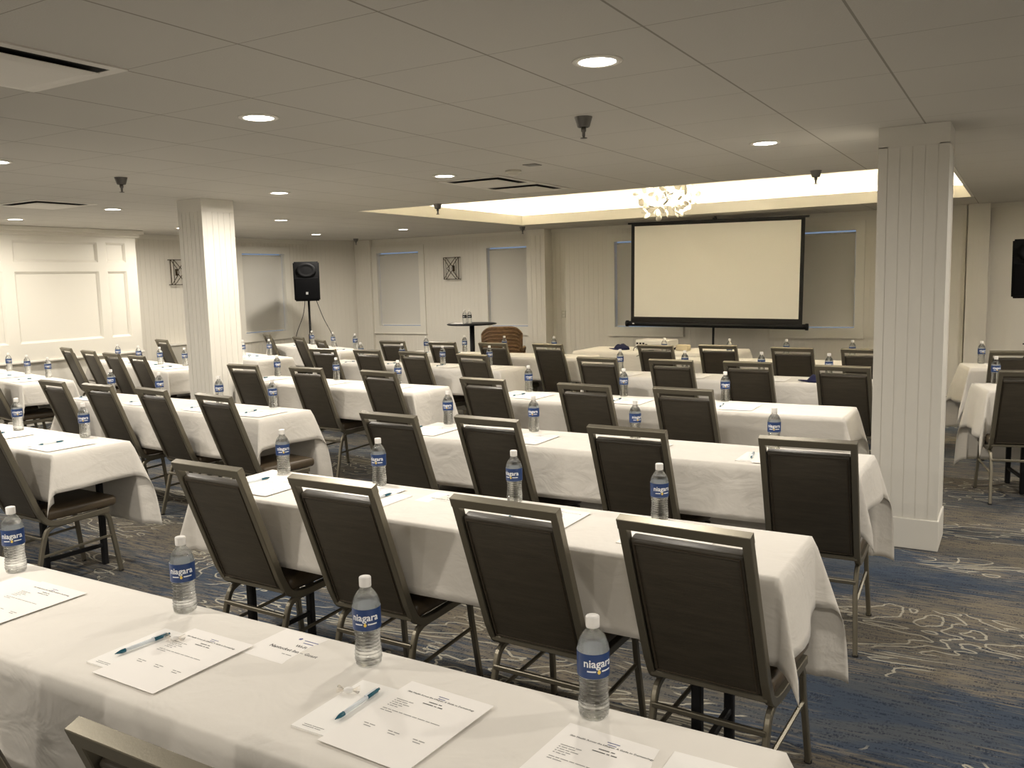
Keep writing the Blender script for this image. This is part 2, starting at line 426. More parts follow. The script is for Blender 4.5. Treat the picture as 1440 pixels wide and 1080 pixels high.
# panelling on the near left wall: crown, stiles and recessed panels, chair rail
bm = bmesh.new(); X = PX
rows_ = [(1.01, 1.885), (2.0, 2.26)]
cols = [(7.17, 7.46), (5.94, 7.05), (4.7, 5.80), (3.46, 4.57), (2.2, 3.33), (.9, 2.08), (-.4, .78), (-1.7, -.52)]
ysl = sorted({v for c in cols for v in c} | {BW, 7.62}); fr = .03
edges = [(c[0], c[1]) for c in cols]
prev = 7.62
for c in sorted(cols, reverse=True):
    box(bm, X, X+fr, c[1], prev, .80, CZ-.10); prev = c[0]
box(bm, X, X+fr, BW, prev, .80, CZ-.10)
for c in cols:
    box(bm, X, X+fr, c[0], c[1], .80, rows_[0][0]); box(bm, X, X+fr, c[0], c[1], rows_[0][1], rows_[1][0]); box(bm, X, X+fr, c[0], c[1], rows_[1][1], CZ-.10)
    for z0, z1 in rows_:   # sloped mouldings round each recess
        y0, y1 = c; s = .028
        for q in (((y0,z0),(y1,z0),(y1-s,z0+s),(y0+s,z0+s)), ((y0,z1),(y0+s,z1-s),(y1-s,z1-s),(y1,z1)), ((y0,z0),(y0+s,z0+s),(y0+s,z1-s),(y0,z1)), ((y1,z0),(y1,z1),(y1-s,z1-s),(y1-s,z0+s))):
            vs_ = [bm.verts.new((X, p[0], p[1])) for i, p in enumerate(q)]
            # outer edge stands proud, inner edge lies back
            for v, p in zip(vs_, q): v.co.x = X+fr if (p[0] in (y0, y1) and p[1] in (z0, z1)) else X+.004
            bm.faces.new(vs_)
struct('trim_%d' % k, bm, M_trim); k += 1
bm = bmesh.new(); box(bm, X, X+.06, BW, 7.63, .775, .80, .006); box(bm, X, X+.075, BW, 7.66, CZ-.10, CZ-.05, .01); box(bm, X, X+.12, BW, 7.70, CZ-.055, CZ, .01)
struct('trim_%d' % k, bm, M_trim); k += 1
# low ledge against the left wall
t_ = thing('wall_ledge', 'low grey boxed ledge against the left wall behind the square pillar', 'ledge', (LW, 8.9, 0))
obj('body', B(.001, .14, -.5, .5, 0, .79), M_ledge, t_); obj('top', B(.001, .16, -.52, .52, .79, .815, .005), M_trim, t_)

def pillar(x0, x1, y0, y1, label):
    t_ = thing('square_pillar', label, 'pillar', ((x0+x1)/2, (y0+y1)/2, 0), 0, None)
    hx, hy = (x1-x0)/2, (y1-y0)/2; e = .005
    bm = bmesh.new(); box(bm, -hx+e, hx-e, -hy+e, hy-e, 0, CZ-.001)
    for sx in (-1, 1):
        for sy in (-1, 1):   # corner boards
            box(bm, *sorted((sx*hx, sx*(hx-.05))), *sorted((sy*hy, sy*(hy-.05))), .17, CZ-.11)
    n = 4; 
    for i in range(n):       # boards between
        a = -hx+.053+(2*hx-.106)*i/n; b_ = -hx+.053+(2*hx-.106)*(i+1)/n-.004
        for sy in (-1, 1): box(bm, a, b_, *sorted((sy*(hy-.012), sy*(hy-.002))), .17, CZ-.11)
        a = -hy+.053+(2*hy-.106)*i/n; b_ = -hy+.053+(2*hy-.106)*(i+1)/n-.004
        for sx in (-1, 1): box(bm, *sorted((sx*(hx-.012), sx*(hx-.002))), a, b_, .17, CZ-.11)
    obj('shaft', bm, M_pillar, t_)
    obj('capital', B(-hx, hx, -hy, hy, CZ-.115, CZ-.0005), M_pillar, t_)
    obj('plinth', B(-hx-.008, hx+.008, -hy-.008, hy+.008, 0, .18, .004), M_pillar, t_)
    return t_
pillar(-.732, -.366, 5.40, 5.77, 'white boarded square pillar on the right, beside the nearer aisle')
pillar(-6.69, -6.37, 5.36, 5.73, 'white boarded square pillar on the left, one side brightly lit')

# ------------------------------------------------------------------ ceiling fixtures
def downlight():
    t_ = thing('ceiling_downlight', '', 'ceiling light', (0,0,CZ))
    bm = bmesh.new(); lathe(bm, [(.070, -.002), (.072, -.006), (.092, -.004), (.096, 0), (.070, 0)], 32); obj('trim_ring', bm, M_trim, t_, True)
    bm = bmesh.new(); lathe(bm, [(0, -.0035), (.070, -.0035), (.070, -.001), (0, -.001)], 32); obj('lens', bm, M_lens, t_)
    return t_
DL = downlight(); first = True
lights = [(-1.40,3.05,'nearest lit ceiling downlight, big and bright above the centre tables'), (-3.18,3.05,'lit ceiling downlight left of the nearest one, above the left aisle'),
 (-5.46,3.06,'lit ceiling downlight cut by the left edge of the picture'), (-1.40,5.51,'lit ceiling downlight nearest to the right pillar'),
 (-3.82,5.52,'lit ceiling downlight beside the two square ceiling vents'), (-5.56,5.52,'lit ceiling downlight just right of the left pillar, nearest of the three there'),
 (-7.80,5.48,'lit ceiling downlight left of the left pillar, above the far-left tables'), (-9.50,5.48,'lit ceiling downlight in front of the panelled wall, far left'),
 (-7.80,7.75,'lit ceiling downlight right of the left pillar, middle one of the three there'), (-9.58,10.25,'lit ceiling downlight above the left tripod speaker'),
 (-7.98,10.4,'lit ceiling downlight in front of the sconce by the left corner windows'),
 (-9.6,7.75,'lit ceiling downlight hidden behind the left pillar'), (-7.8,3.05,''), (-9.5,3.05,''), (1.1,3.05,''), (1.1,5.5,''), (1.1,7.8,''), (1.0,10.4,''), (3,5.5,''),
 (-3.2,.6,''), (1.1,.6,''), (-5.5,.6,''), (-8,.6,''), (-1.4,-1.85,''), (-3.2,-1.85,''), (-5.5,-1.85,''), (1.1,-1.85,'')]  # unlabelled downlights are unseen, added to light the room and the nearest table
ld = bpy.data.lights.new('downlight_lamp', 'AREA'); ld.shape = 'DISK'; ld.size = .13; ld.energy = LAMP; ld.color = LAMP_COL; ld.spread = Rd(172)
for x, y, lb in lights:
    lb = lb or 'unseen added downlight outside the picture, above x %d y %d' % (0, 0)
    lb = lb if 'outside' not in lb else 'unseen round ceiling downlight outside the picture, added for the room light'
    o = DL if first else dup(DL, (x, y, CZ), 0, lb); first = False
    if o is DL: o.location = (x, y, CZ); o['label'] = lb
    o['group'] = 'round ceiling downlights'
    l = bpy.data.objects.new('lamp', ld); C.objects.link(l); l.parent = o; l.location = (0, 0, -.008)

def sprinkler():
    t_ = thing('fire_sprinkler', '', 'sprinkler')
    bm = bmesh.new(); lathe(bm, [(.046, 0), (.044, -.006), (.032, -.045), (.030, -.05), (.026, -.05), (.026, -.002), (.02, 0)], 16); obj('cone_cup', bm, M_chrome, t_, True)
    bm = bmesh.new(); lathe(bm, [(0, -.046), (.013, -.048), (.013, -.07), (.008, -.075), (.008, -.09), (.005, -.10), (.018, -.102), (.018, -.105), (0, -.107)], 12); obj('nozzle', bm, M_chrome, t_, True)
    return t_
sp = [(-1.93,4.03,'nearest fire sprinkler, below the big bright downlight'), (-5.60,4.02,'dark fire sprinkler hanging above the left tables'),
 (-5.22,7.40,'fire sprinkler in front of the left end of the lit ceiling tray'), (-6.50,11.40,'fire sprinkler at the far left corner of the ceiling tray'),
 (-1.44,7.25,'fire sprinkler in front of the lit tray, nearest the right pillar'), (-10.1,11.8,'fire sprinkler in the far left corner of the room')]
S0 = sprinkler()
for i, (x, y, lb) in enumerate(sp):
    o = S0 if i == 0 else dup(S0, (x, y, CZ), 0, lb)
    o.location = (x, y, CZ); o['label'] = lb; o['group'] = 'fire sprinklers'

def vent(x0, x1, y0, y1, lb, first=False):
    t_ = thing('ceiling_vent', lb, 'vent', ((x0+x1)/2, (y0+y1)/2, CZ), 0, 'square ceiling vents')
    a, b_ = (x1-x0)/2, (y1-y0)/2; bm = bmesh.new(); f = .045
    box(bm, -a, a, b_-f, b_, -.006, 0); box(bm, -a, a, -b_, -b_+f, -.006, 0); box(bm, -a, -a+f, -b_+f, b_-f, -.006, 0); box(bm, a-f, a, -b_+f, b_-f, -.006, 0)
    obj('frame', bm, M_vent, t_)
    obj('duct_opening', B(-a+f, a-f, -b_+f, b_-f, -.003, -.0005), M_dark, t_)
    bm = bmesh.new(); c, d = a-f-.025, b_-f-.025
    vv = [bm.verts.new(p) for p in ((-c,-d,-.020), (c,-d,-.020), (c,d,-.020), (-c,d,-.020), (-c*.8,-d*.8,-.026), (c*.8,-d*.8,-.026), (c*.8,d*.8,-.026), (-c*.8,d*.8,-.026))]
    for q in ((0,1,5,4), (1,2,6,5), (2,3,7,6), (3,0,4,7), (4,5,6,7)): bm.faces.new([vv[i] for i in q])
    r = bmesh.ops.extrude_face_region(bm, geom=bm.faces[:]); 
    for v in r['geom']:
        if isinstance(v, bmesh.types.BMVert): v.co.z += .002
    obj('diffuser_plate', bm, M_vent, t_)
    return t_
vent(-3.46, -2.86, 1.53, 2.12, 'large square ceiling vent cut by the top left edge of the picture')
vent(-4.08, -3.49, 5.79, 6.36, 'nearer of the two square vents right beside the downlight')
vent(-4.08, -3.49, 6.42, 6.98, 'farther of the two square vents, next to the lit tray')
vent(-8.07, -7.42, 4.46, 5.06, 'square ceiling vent above the panelled left wall')
t_ = thing('smoke_detector', 'small round white smoke detector beside the two square vents', 'smoke detector', (-3.26, 5.60, CZ))
bm = bmesh.new(); lathe(bm, [(.058, 0), (.062, -.012), (.055, -.018), (.04, -.02), (.036, -.034), (.0, -.037)], 24); obj('housing', bm, M_outlet, t_, True)
bm = bmesh.new(); box(bm, -.05, .05, -.05, .05, -.004, 0); o = obj('ceiling_plate', bm, M_chrome, None); o.location = (-3.0, 5.42, CZ); tag(o, 'small dark rectangular ceiling plate behind the smoke detector', 'plate')

# chandelier of white petals in the tray
CH = Vector((-3.45, 9.3, 2.50))
t_ = thing('chandelier', 'glowing chandelier of round white petals in the ceiling tray', 'chandelier', CH)
bm = bmesh.new(); tube(bm, [(0,0,.08), (0,0,.47)], .008, 8); lathe(bm, [(0,.478), (.07,.478), (.065,.45), (0,.445)], 20); obj('rod', bm, M_chrome, t_, True)
random.seed(5)
bm = bmesh.new(); lathe(bm, [(0,-.04), (.035,-.025), (.045,.01), (.035,.06), (0,.08)], 16); obj('hub', bm, M_chrome, t_, True)
for i in range(8):
    a = i*PI/4+.2; rr = .13; zz = -.05+.09*(i%2)
    bm = bmesh.new(); bmesh.ops.create_uvsphere(bm, u_segments=12, v_segments=8, radius=.026)
    for v in bm.verts: v.co += Vector((rr*math.cos(a), rr*math.sin(a), zz))
    obj('bulb', bm, M_bulb, t_, True)
bm = bmesh.new(); lathe(bm, [(0, .0), (.014, .0005), (.026, .003), (.0265, .0045), (.014, .002), (0, .0015)], 14); 
for v in bm.verts: v.co.x *= 1.25
pet = None
wires = bmesh.new(); rnd = random.Random(11)
petpos = []
for i in range(66):
    z = 1-2*(i+.5)/66; a = i*2.39996; rr = math.sqrt(max(0, 1-z*z))
    R_ = rnd.uniform(.24, .36)
    p = Vector((rr*math.cos(a)*1.0, rr*math.sin(a)*1.0, z*.66))*R_
    petpos.append(p)
    d = p.normalized(); pts = [d*.03, d*R_*.5+Vector((rnd.uniform(-.02,.02), rnd.uniform(-.02,.02), rnd.uniform(-.02,.02))), p]
    tube(wires, curve(pts, 3), .0016, 4)
    if pet is None: pet = obj('petal', bm, M_petal, t_, True); q = pet
    else: q = pet.copy(); C.objects.link(q); q.parent = t_
    q.location = p; q.rotation_euler = (rnd.uniform(-1.5, 1.5), rnd.uniform(-1.5, 1.5), rnd.uniform(0, 6.28)); q.scale = (1.3,)*3
obj('wires', wires, M_chrome, t_)
pl = bpy.data.lights.new('chandelier_lamp', 'POINT'); pl.energy = 9; pl.color = (1, .88, .66); pl.shadow_soft_size = .12
l = bpy.data.objects.new('lamp', pl); C.objects.link(l); l.parent = t_

# ------------------------------------------------------------------ chair
def chair_proto():
    t_ = thing('banquet_chair', '', 'chair'); H = .181
    lean = lambda z: -.17 - (z-.40)*(.20/.55)
    bm = bmesh.new()
    for s in (-1, 1):
        pts = [(s*H, lean(.937), .937), (s*H, lean(.70), .70), (s*H, lean(.47), .47)] + curve([(s*H, -.178, .435), (s*H, -.155, .398), (s*H, -.115, .378), (s*H, -.05, .372)], 4) + [(s*H, .21, .378)]
        sweep(bm, pts, .026, .030, side=(1,0,0), e=.2)
    y = lean(.930); dz = Vector((0, -.342, .94)).normalized()
    sweep(bm, [(-H-.013, y, .930), (H+.013, y, .930)], .034, .030, side=tuple(dz), e=.12)
    sweep(bm, [(-H, -.17, .405), (H, -.17, .405)], .02, .02)
    obj('back_frame', bm, M_metal, t_)
    bm = bmesh.new()   # upholstered panel between the posts, local slab then leaned
    hw = H-.014
    L_ = .55*math.sqrt(1+(.2/.55)**2)
    ang = math.atan2(.20, .55)
    mt = Matrix.Translation(Vector((0, -.17, .40))) @ Matrix.Rotation(ang, 4, 'X')
    box(bm, -hw, hw, -.008, .030, .02, L_-.073, .009, mt)
    bk = obj('backrest', bm, M_vinyl, t_, True)
    bm = bmesh.new(); zt = L_-.076
    loop = [(-hw+.012, -.0095, .03), (-hw+.012, -.0095, zt-.01), (hw-.012, -.0095, zt-.01), (hw-.012, -.0095, .03), (-hw+.012, -.0095, .03)]
    for a, b_ in zip(loop, loop[1:]): tube(bm, [mt @ Vector(a), mt @ Vector(b_)], .0028, 6)
    obj('piping', bm, M_piping, bk)
    bm = bmesh.new(); box(bm, -.188, .188, -.150, .265, .392, .452, .022); obj('seat', bm, M_seat, t_, True)
    LH = .177
    for s in (-1, 1):
        x = s*LH; xf = s*(LH+.012)
        pts = [(xf, -.245, .006), (x, -.185, .235)] + curve([(x, -.165, .305), (x, -.145, .343), (x, -.105, .362)], 4) + [(x, .03, .368)]
        bm = bmesh.new(); sweep(bm, pts, .020, .026, side=(1,0,0)); lg = obj('leg', bm, M_metal, t_)
        bm = bmesh.new(); lathe(bm, [(0,0), (.013,0), (.013,.010), (0,.011)], 10, (xf, -.245, 0)); obj('glide', bm, M_glide, lg)
        pts = [(xf, .255, .006), (x, .222, .26)] + curve([(x, .212, .325), (x, .19, .358), (x, .155, .368)], 4) + [(x, .03, .368)]
        bm = bmesh.new(); sweep(bm, pts, .020, .026, side=(1,0,0)); lg = obj('leg', bm, M_metal, t_)
        bm = bmesh.new(); lathe(bm, [(0,0), (.013,0), (.013,.010), (0,.011)], 10, (xf, .255, 0)); obj('glide', bm, M_glide, lg)
        bm = bmesh.new(); tube(bm, [(x, -.192, .205), (x, .231, .225)], .008, 6); obj('side_stretcher', bm, M_metal, t_)
    bm = bmesh.new(); sweep(bm, [(-LH, -.176, .30), (LH, -.176, .30)], .018, .016); obj('rear_stretcher', bm, M_metal, t_)
    return t_
CHP = chair_proto(); ch_used = [False]
def put_chair(x, y, rz, label, group):
    if not ch_used[0]:
        ch_used[0] = True; o = CHP; o.location = (x, y, 0); o.rotation_euler = (0, 0, rz); o['label'] = label; o['group'] = group; return o
    return dup(CHP, (x, y, 0), rz, label, group)

# ------------------------------------------------------------------ bottle
def bottle_proto():
    t_ = thing('water_bottle', '', 'bottle')
    prof = [(0, .004), (.018, .002), (.026, .0), (.0295, .006), (.0305, .014)]
    z = .018
    while z < .086:
        waist = .0026*math.sin(PI*min(1, max(0, (z-.03)/.06)))
        prof += [(.0316-waist, z), (.0312-waist, z+.0018), (.0288-waist, z+.0042), (.0291-waist, z+.0056)]; z += .0082
    prof += [(.0315, .088), (.0318, .091), (.0318, .137), (.0315, .142), (.0300, .150), (.0255, .162), (.0190, .172), (.0135, .179), (.0130, .188)]
    bm = bmesh.new(); lathe(bm, prof, 28); obj('bottle_body', bm, M_pet, t_, True)
    wp = [(0, .006)] + [(max(.001, r-.0012), z_) for r, z_ in prof[2:] if .004 < z_ < .164] + [(.0225, .165), (0, .165)]
    bm = bmesh.new(); lathe(bm, wp, 20); obj('water', bm, M_water, t_, True)
    bm = bmesh.new(); lathe(bm, [(0, .184), (.0132, .184), (.0138, .186), (.0138, .204), (.0128, .206), (0, .2062)], 24); obj('cap', bm, M_cap, t_, True)
    bm = bmesh.new(); lathe(bm, [(.0322, .090), (.0323, .091), (.0323, .138), (.0322, .139)], 32); lb = obj('label_band', bm, M_blue, t_, True)
    def wrap(me, ang0, z0, rad=.0326):
        for v in me.vertices:
            a = ang0 + v.co.x/rad; v.co = Vector((rad*math.sin(a), -rad*math.cos(a), z0+v.co.y))
        return me
    for ang0 in (0, PI):
        me = wrap(text_mesh('label_word', 'niagara', .0225, M_lblink, 'CENTER', 0, 2, True), ang0, .1135)
        o = bpy.data.objects.new('label_word', me); C.objects.link(o); o.parent = lb
        bm = bmesh.new(); nseg = 14
        for (w0, w1, z0, z1) in ((-.024, -.006, .1035, .1065), (.006, .028, .1035, .1065)):
            vs_ = []
            for i in range(nseg+1):
                a = ang0 + (w0+(w1-w0)*i/nseg)/.0325
                vs_.append((bm.verts.new((.0326*math.sin(a), -.0326*math.cos(a), z0)), bm.verts.new((.0326*math.sin(a), -.0326*math.cos(a), z1))))
            for p, q in zip(vs_, vs_[1:]): bm.faces.new((p[0], q[0], q[1], p[1]))
        obj('label_line', bm, M_lblink, lb)
        bm = bmesh.new(); pts = []
        for i in range(16):
            u = 2*PI*i/16; xx = .0036*math.sin(u)*(1 if math.cos(u) < 0 else 1-.75*math.cos(u)); zz = .005*math.cos(u)
            a = ang0 + xx/.0326; pts.append(bm.verts.new((.0327*math.sin(a), -.0327*math.cos(a), .1045+zz)))
        bm.faces.new(pts); obj('label_drop', bm, M_yellow, lb)
    return t_
BP = bottle_proto(); b_used = [False]
def put_bottle(x, y, label, group, z=.7605, rz=0):
    if not b_used[0]:
        b_used[0] = True; o = BP; o.location = (x, y, z); o.rotation_euler = (0, 0, rz); o['label'] = label; o['group'] = group; return o
    return dup(BP, (x, y, z), rz, label, group)

# ------------------------------------------------------------------ tables and cloths
ZT = .76
def table(cx, cy, L, D, rz, label):
    t_ = thing('folding_table', label, 'table', (cx, cy, 0), rz, 'narrow folding tables under white cloths')
    a, b_ = L/2-.006, D/2-.006
    obj('tabletop', B(-a, a, -b_, b_, ZT-.030, ZT-.006, .004), M_tabletop, t_)
    for sx in (-1, 1):
        for sy in (-1, 1):
            x = sx*(a-.25); bm = bmesh.new(); sweep(bm, [(x, sy*(b_-.05), 0.004), (x, sy*(b_-.05), ZT-.03)], .034, .034, side=(1,0,0)); obj('leg', bm, M_black, t_)
        for z in (.12, ZT-.06):
            bm = bmesh.new(); sweep(bm, [(sx*(a-.25), -b_+.05, z), (sx*(a-.25), b_-.05, z)], .024, .024); obj('leg_brace', bm, M_black, t_)
    return t_
def cloth(CX, CY, LX, LY, rz, label, seed=0, front=.26, back=.50, eL=.19, eR=.19, z=ZT, group='white tablecloths on the folding tables', cat='tablecloth'):
    rn = random.Random(seed); ph = [rn.uniform(0, 6.28) for _ in range(8)]
    hx, hy = LX/2, LY/2
    def axis(h, lo, hi, st):
        out = [-h-lo+ (lo*i/max(1, round(lo/.03))) for i in range(max(1, round(lo/.03)))]
        out += [-h, -h+.012]
        n = max(2, round((2*h-.024)/st)); out += [-h+.012+(2*h-.024)*i/n for i in range(1, n)]
        out += [h-.012, h]
        m_ = max(1, round(hi/.03)); out += [h+hi*i/m_ for i in range(1, m_+1)]
        return out
    xs = axis(hx, eL, eR, .05); ys = axis(hy, front, back, .05)
    bm = bmesh.new(); grid = []
    for s in xs:
        row = []
        for t in ys:
            dx = max(0, abs(s)-hx); dy = max(0, abs(t)-hy); sx = 1 if s > 0 else -1; sy = 1 if t > 0 else -1
            cx, cy = max(-hx, min(hx, s)), max(-hy, min(hy, t))
            if dx == 0 and dy == 0:
                v = Vector((s, t, z + .0006*math.sin(7*s+ph[0])*math.sin(9*t+ph[1])))
                ed = min(hx-abs(s), hy-abs(t))
                if ed < .006: v.z -= .003
            elif dx == 0:
                d = dy; wv = math.sin(5.1*s+ph[2]+1.1*math.sin(2.3*s+ph[3]))*.6+math.sin(13*s+ph[4]+3*d)*.3
                out_ = (.004 + .012*d*wv) if t < 0 else (.010 + .05*d + .05*d*wv)
                v = Vector((s, sy*(hy+out_), z-.004-d*.995))
            elif dy == 0:
                d = dx; wv = math.sin(11*t+ph[5])
                v = Vector((sx*(hx+.010+.10*d+.08*d*wv), t, z-.004-d*.99))
            else:
                rho = math.hypot(dx, dy); phi = math.atan2(dy, dx); f = math.sin(2*phi)
                pr = rho*f*(.28+.05*math.sin(ph[6]+sx+2*sy))
                zz = math.sqrt(max(0, rho*rho-pr*pr))
                ex = (.010+.10*dx*math.cos(phi))*math.cos(phi)**2; ey = (.004 if t < 0 else .010+.05*dy)*math.sin(phi)**2
                dirx = math.cos(PI/4 + .35*math.sin(ph[7]+sx)); diry = math.sin(PI/4 + .35*math.sin(ph[7]+sx))
                # pleat: the two halves of the corner fold towards each other
                v = Vector((sx*(hx+ex+pr*dirx), sy*(hy+ey+pr*diry), z-.004-zz))
            if v.z < .02: v.z = .02
            row.append(bm.verts.new(v))
        grid.append(row)
    for i in range(len(xs)-1):
        for j in range(len(ys)-1): bm.faces.new((grid[i][j], grid[i+1][j], grid[i+1][j+1], grid[i][j+1]))
    o = obj('tablecloth', bm, M_cloth, None, True); o.location = (CX, CY, 0); o.rotation_euler = (0, 0, rz)
    sm = o.modifiers.new('thickness', 'SOLIDIFY'); sm.thickness = .0015; sm.offset = 1
    return tag(o, label, cat, group)

TAB = {  # centre x, y, length, angle, left drop, right drop, where it stands
 'C1': (-1.695, 1.278, 2.72, 0, .2, .2, 'nearest table, filling the bottom of the picture'),
 'C2': (-1.802, 2.643, 2.475, 0, .2, .24, 'second table from the camera, centre column'),
 'C3': (-1.835, 4.083, 2.53, 0, .2, .2, 'third table from the camera, centre column'),
 'C4': (-2.157, 5.604, 2.545, 0, .2, .2, 'fourth table from the camera, centre column'),
 'C5': (-2.130, 7.194, 2.46, 0, .3, .2, 'fifth table, centre column, with the navy cap'),
 'C6': (-2.175, 8.699, 2.45, 0, .2, .2, 'farthest table of the centre column'),
 'L2': (-5.636, 2.922, 2.44, -3, .2, .2, 'nearest table of the left column'),
 'L3': (-5.476, 4.251, 2.4, -3, .2, .2, 'second table of the left column'),
 'L4': (-5.209, 5.734, 2.2, -4.5, .03, .36, 'third left table, ending at the left pillar'),
 'L5': (-5.559, 7.353, 2.5, -2.5, .2, .25, 'fourth table of the left column'),
 'L6': (-5.391, 8.701, 2.55, -1, .2, .3, 'farthest left table, before the wicker armchair'),
 'M2': (-9.179, 5.081, 2.3, -13, .15, .2, 'table at the left edge below the panelled wall'),
 'M3': (-8.885, 6.506, 2.44, -15.5, .15, .25, 'table before the panelled wall, left of the pillar'),
 'M4': (-8.473, 7.719, 1.5, -18, .2, .3, 'short table just behind the left pillar'),
 'M5': (-8.587, 9.081, 2.4, -22, .3, .3, 'table in front of the left tripod speaker'),
 'R5': (0.940, 7.506, 2.44, 16, .34, .2, 'nearer table at the right edge'),
 'R6': (0.777, 8.997, 2.44, 13, .34, .2, 'farther table at the right edge')}
TD = .457
def local(k_, lx, ly):
    cx, cy, L, a = TAB[k_][:4]; a = Rd(a); lx -= L/2; ly -= TD/2
    return cx+lx*math.cos(a)-ly*math.sin(a), cy+lx*math.sin(a)+ly*math.cos(a)
for i, (k_, (cx, cy, L, a, eL, eR, wh)) in enumerate(TAB.items()):
    table(cx, cy, L, TD, Rd(a), 'black table under cloth of the ' + wh)
    cloth(cx, cy, L, TD, Rd(a), 'white cloth on the ' + wh, seed=i+3, eL=eL, eR=eR, back=.50 if k_[0] != 'R' else .6, front=.34 if k_[0] == 'R' else (.30 if k_ == 'L3' else .26))

# ------------------------------------------------------------------ chairs in rows
CHS = {
 'C1': [(-1.82, 1.10, 0), (-1.072, 1.115, 0)],
 'C2': [(-2.679, 2.57, -1.5), (-2.05, 2.57, 0.0), (-1.336, 2.567, -1.5), (-0.754, 2.565, -3.0)],
 'C3': [(-2.803, 3.861, -4.5), (-2.245, 3.941, -4.5), (-1.506, 3.933, -2), (-0.745, 3.963, 2.0)],
 'C4': [(-3.20, 5.411, -5.0), (-2.38, 5.341, -5), (-1.716, 5.343, -5.0)],
 'C5': [(-3.10, 7.093, -5), (-2.423, 7.069, -5.0), (-1.79, 7.053, -5.0), (-1.064, 6.93, -5.0)],
 'C6': [(-3.107, 8.497, -5.0), (-2.507, 8.619, -5.0), (-1.764, 8.471, -5.0), (-1.14, 8.435, -5.0)],
 'L2': [(-4.66, 2.76, -2)],
 'L3': [(-6.361, 4.223, -7.0), (-5.757, 4.192, -5.0), (-5.085, 4.155, -8.5), (-4.364, 4.074, -8.5)],
 'L4': [(-5.89, 5.671, -3.0), (-5.101, 5.643, -4.0), (-4.259, 5.585, -8.0)],
 'L5': [(-6.475, 7.319, -3.0), (-5.81, 7.289, -7.0), (-5.138, 7.214, -10.5), (-4.356, 7.095, -10.5)],
 'L6': [(-6.419, 8.46, -4.0), (-5.681, 8.447, -4.0), (-4.978, 8.434, -6.0), (-4.27, 8.419, -8.5)],
 'M2': [(*local('M2', 1.25, .13), -13), (*local('M2', 1.9, .13), -11)],
 'M3': [(-9.948, 6.623, -16.0), (-9.159, 6.388, -13.5), (-8.49, 6.215, -12.0), (-7.836, 6.059, -13.5)],
 'M4': [(-10.0, 8.03, -16)],
 'M5': [(-9.229, 9.257, -30.5), (-8.183, 8.812, -26.0), (-7.42, 8.424, -30.0)],
 'R5': [(0.0, 6.95, 13)],
 'R6': [(-.09, 8.50, 12)]}
CNAME = {'C1': 'at the nearest table', 'C2': 'at the second table of the centre column', 'C3': 'at the third table of the centre column', 'C4': 'at the fourth table of the centre column',
 'C5': 'at the fifth table of the centre column', 'C6': 'at the farthest centre table, before the screen', 'L2': 'at the nearest left table, under its cloth corner',
 'L3': 'at the second table of the left column', 'L4': 'at the third left table, right of the left pillar', 'L5': 'at the fourth table of the left column', 'L6': 'at the farthest table of the left column',
 'M2': 'at the far-left edge table', 'M3': 'at the table before the panelled wall', 'M4': 'alone by the left wall ledge', 'M5': 'at the table before the left speaker',
 'R5': 'at the nearer right-edge table', 'R6': 'at the farther right-edge table'}
ORD = {1: ['only'], 2: ['left', 'right'], 3: ['leftmost', 'middle', 'rightmost'], 4: ['leftmost', 'second from left', 'third from left', 'rightmost'], 5: ['leftmost', 'second', 'third', 'fourth', 'rightmost']}
for k_, lst in CHS.items():
    for i, (x, y, r_) in enumerate(lst):
        o_ = ORD[len(lst)][i]
        put_chair(x, y, Rd(r_), ('brown vinyl banquet chair, %s %s' % (o_, CNAME[k_])) if len(lst) > 1 else 'brown vinyl banquet chair %s' % CNAME[k_], 'brown banquet chairs')

# ------------------------------------------------------------------ bottles in rows
BT = {
 'C1': [(-2.668, 1.441), (-1.906, 1.462), (-1.252, 1.44), (-0.698, 1.465)],
 'C2': [(-2.92, 2.83), (-2.352, 2.83), (-1.677, 2.83), (-1.079, 2.83)],
 'C3': [(-2.988, 4.27), (-2.375, 4.245), (-1.764, 4.27), (-1.025, 4.261)],
 'C4': [(-3.278, 5.79), (-2.479, 5.79), (-1.727, 5.79)],
 'C5': [(-3.193, 7.38), (-2.568, 7.38), (-1.888, 7.379), (-1.336, 7.37)],
 'C6': [(-3.325, 8.885), (-2.606, 8.885), (-2.025, 8.885), (-1.395, 8.885)],
 'L2': [(-5.441, 3.037), (-4.771, 3.052)],
 'L3': [(-6.6, 4.497), (-5.914, 4.448), (-5.182, 4.415), (-4.6, 4.392)],
 'L4': [(-6.197, 5.999), (-5.384, 5.935), (-4.625, 5.875)],
 'L5': [(-6.489, 7.58), (-5.876, 7.553), (-5.222, 7.398), (-4.704, 7.502)],
 'L6': [(-6.353, 8.657), (-5.94, 8.897), (-5.356, 8.887), (-4.672, 8.875)],
 'M2': [(-9.752, 5.405), (-9.156, 5.267), (-8.55, 5.128)],
 'M3': [(-9.665, 6.707), (-9.108, 6.593), (-8.579, 6.488), (-8.138, 6.48)],
 'M4': [(-8.497, 7.658), (-8.21, 7.83)],
 'M5': [(-9.027, 9.46), (-8.372, 9.196), (-7.749, 8.944)],
 'R5': [(-0.141, 7.39)],
 'R6': [(-0.29, 8.942)]}
BN = {'C1': 'on the nearest table', 'C2': 'on the second centre table', 'C3': 'on the third centre table', 'C4': 'on the fourth centre table', 'C5': 'on the fifth centre table', 'C6': 'on the farthest centre table',
 'L2': 'on the nearest left table', 'L3': 'on the second left table', 'L4': 'on the third left table beside the pillar', 'L5': 'on the fourth left table', 'L6': 'on the farthest left table',
 'M2': 'on the far-left edge table', 'M3': 'on the table before the panelled wall', 'M4': 'on the short table behind the left pillar', 'M5': 'on the table before the left speaker', 'R5': 'on the nearer right-edge table', 'R6': 'on the farther right-edge table'}
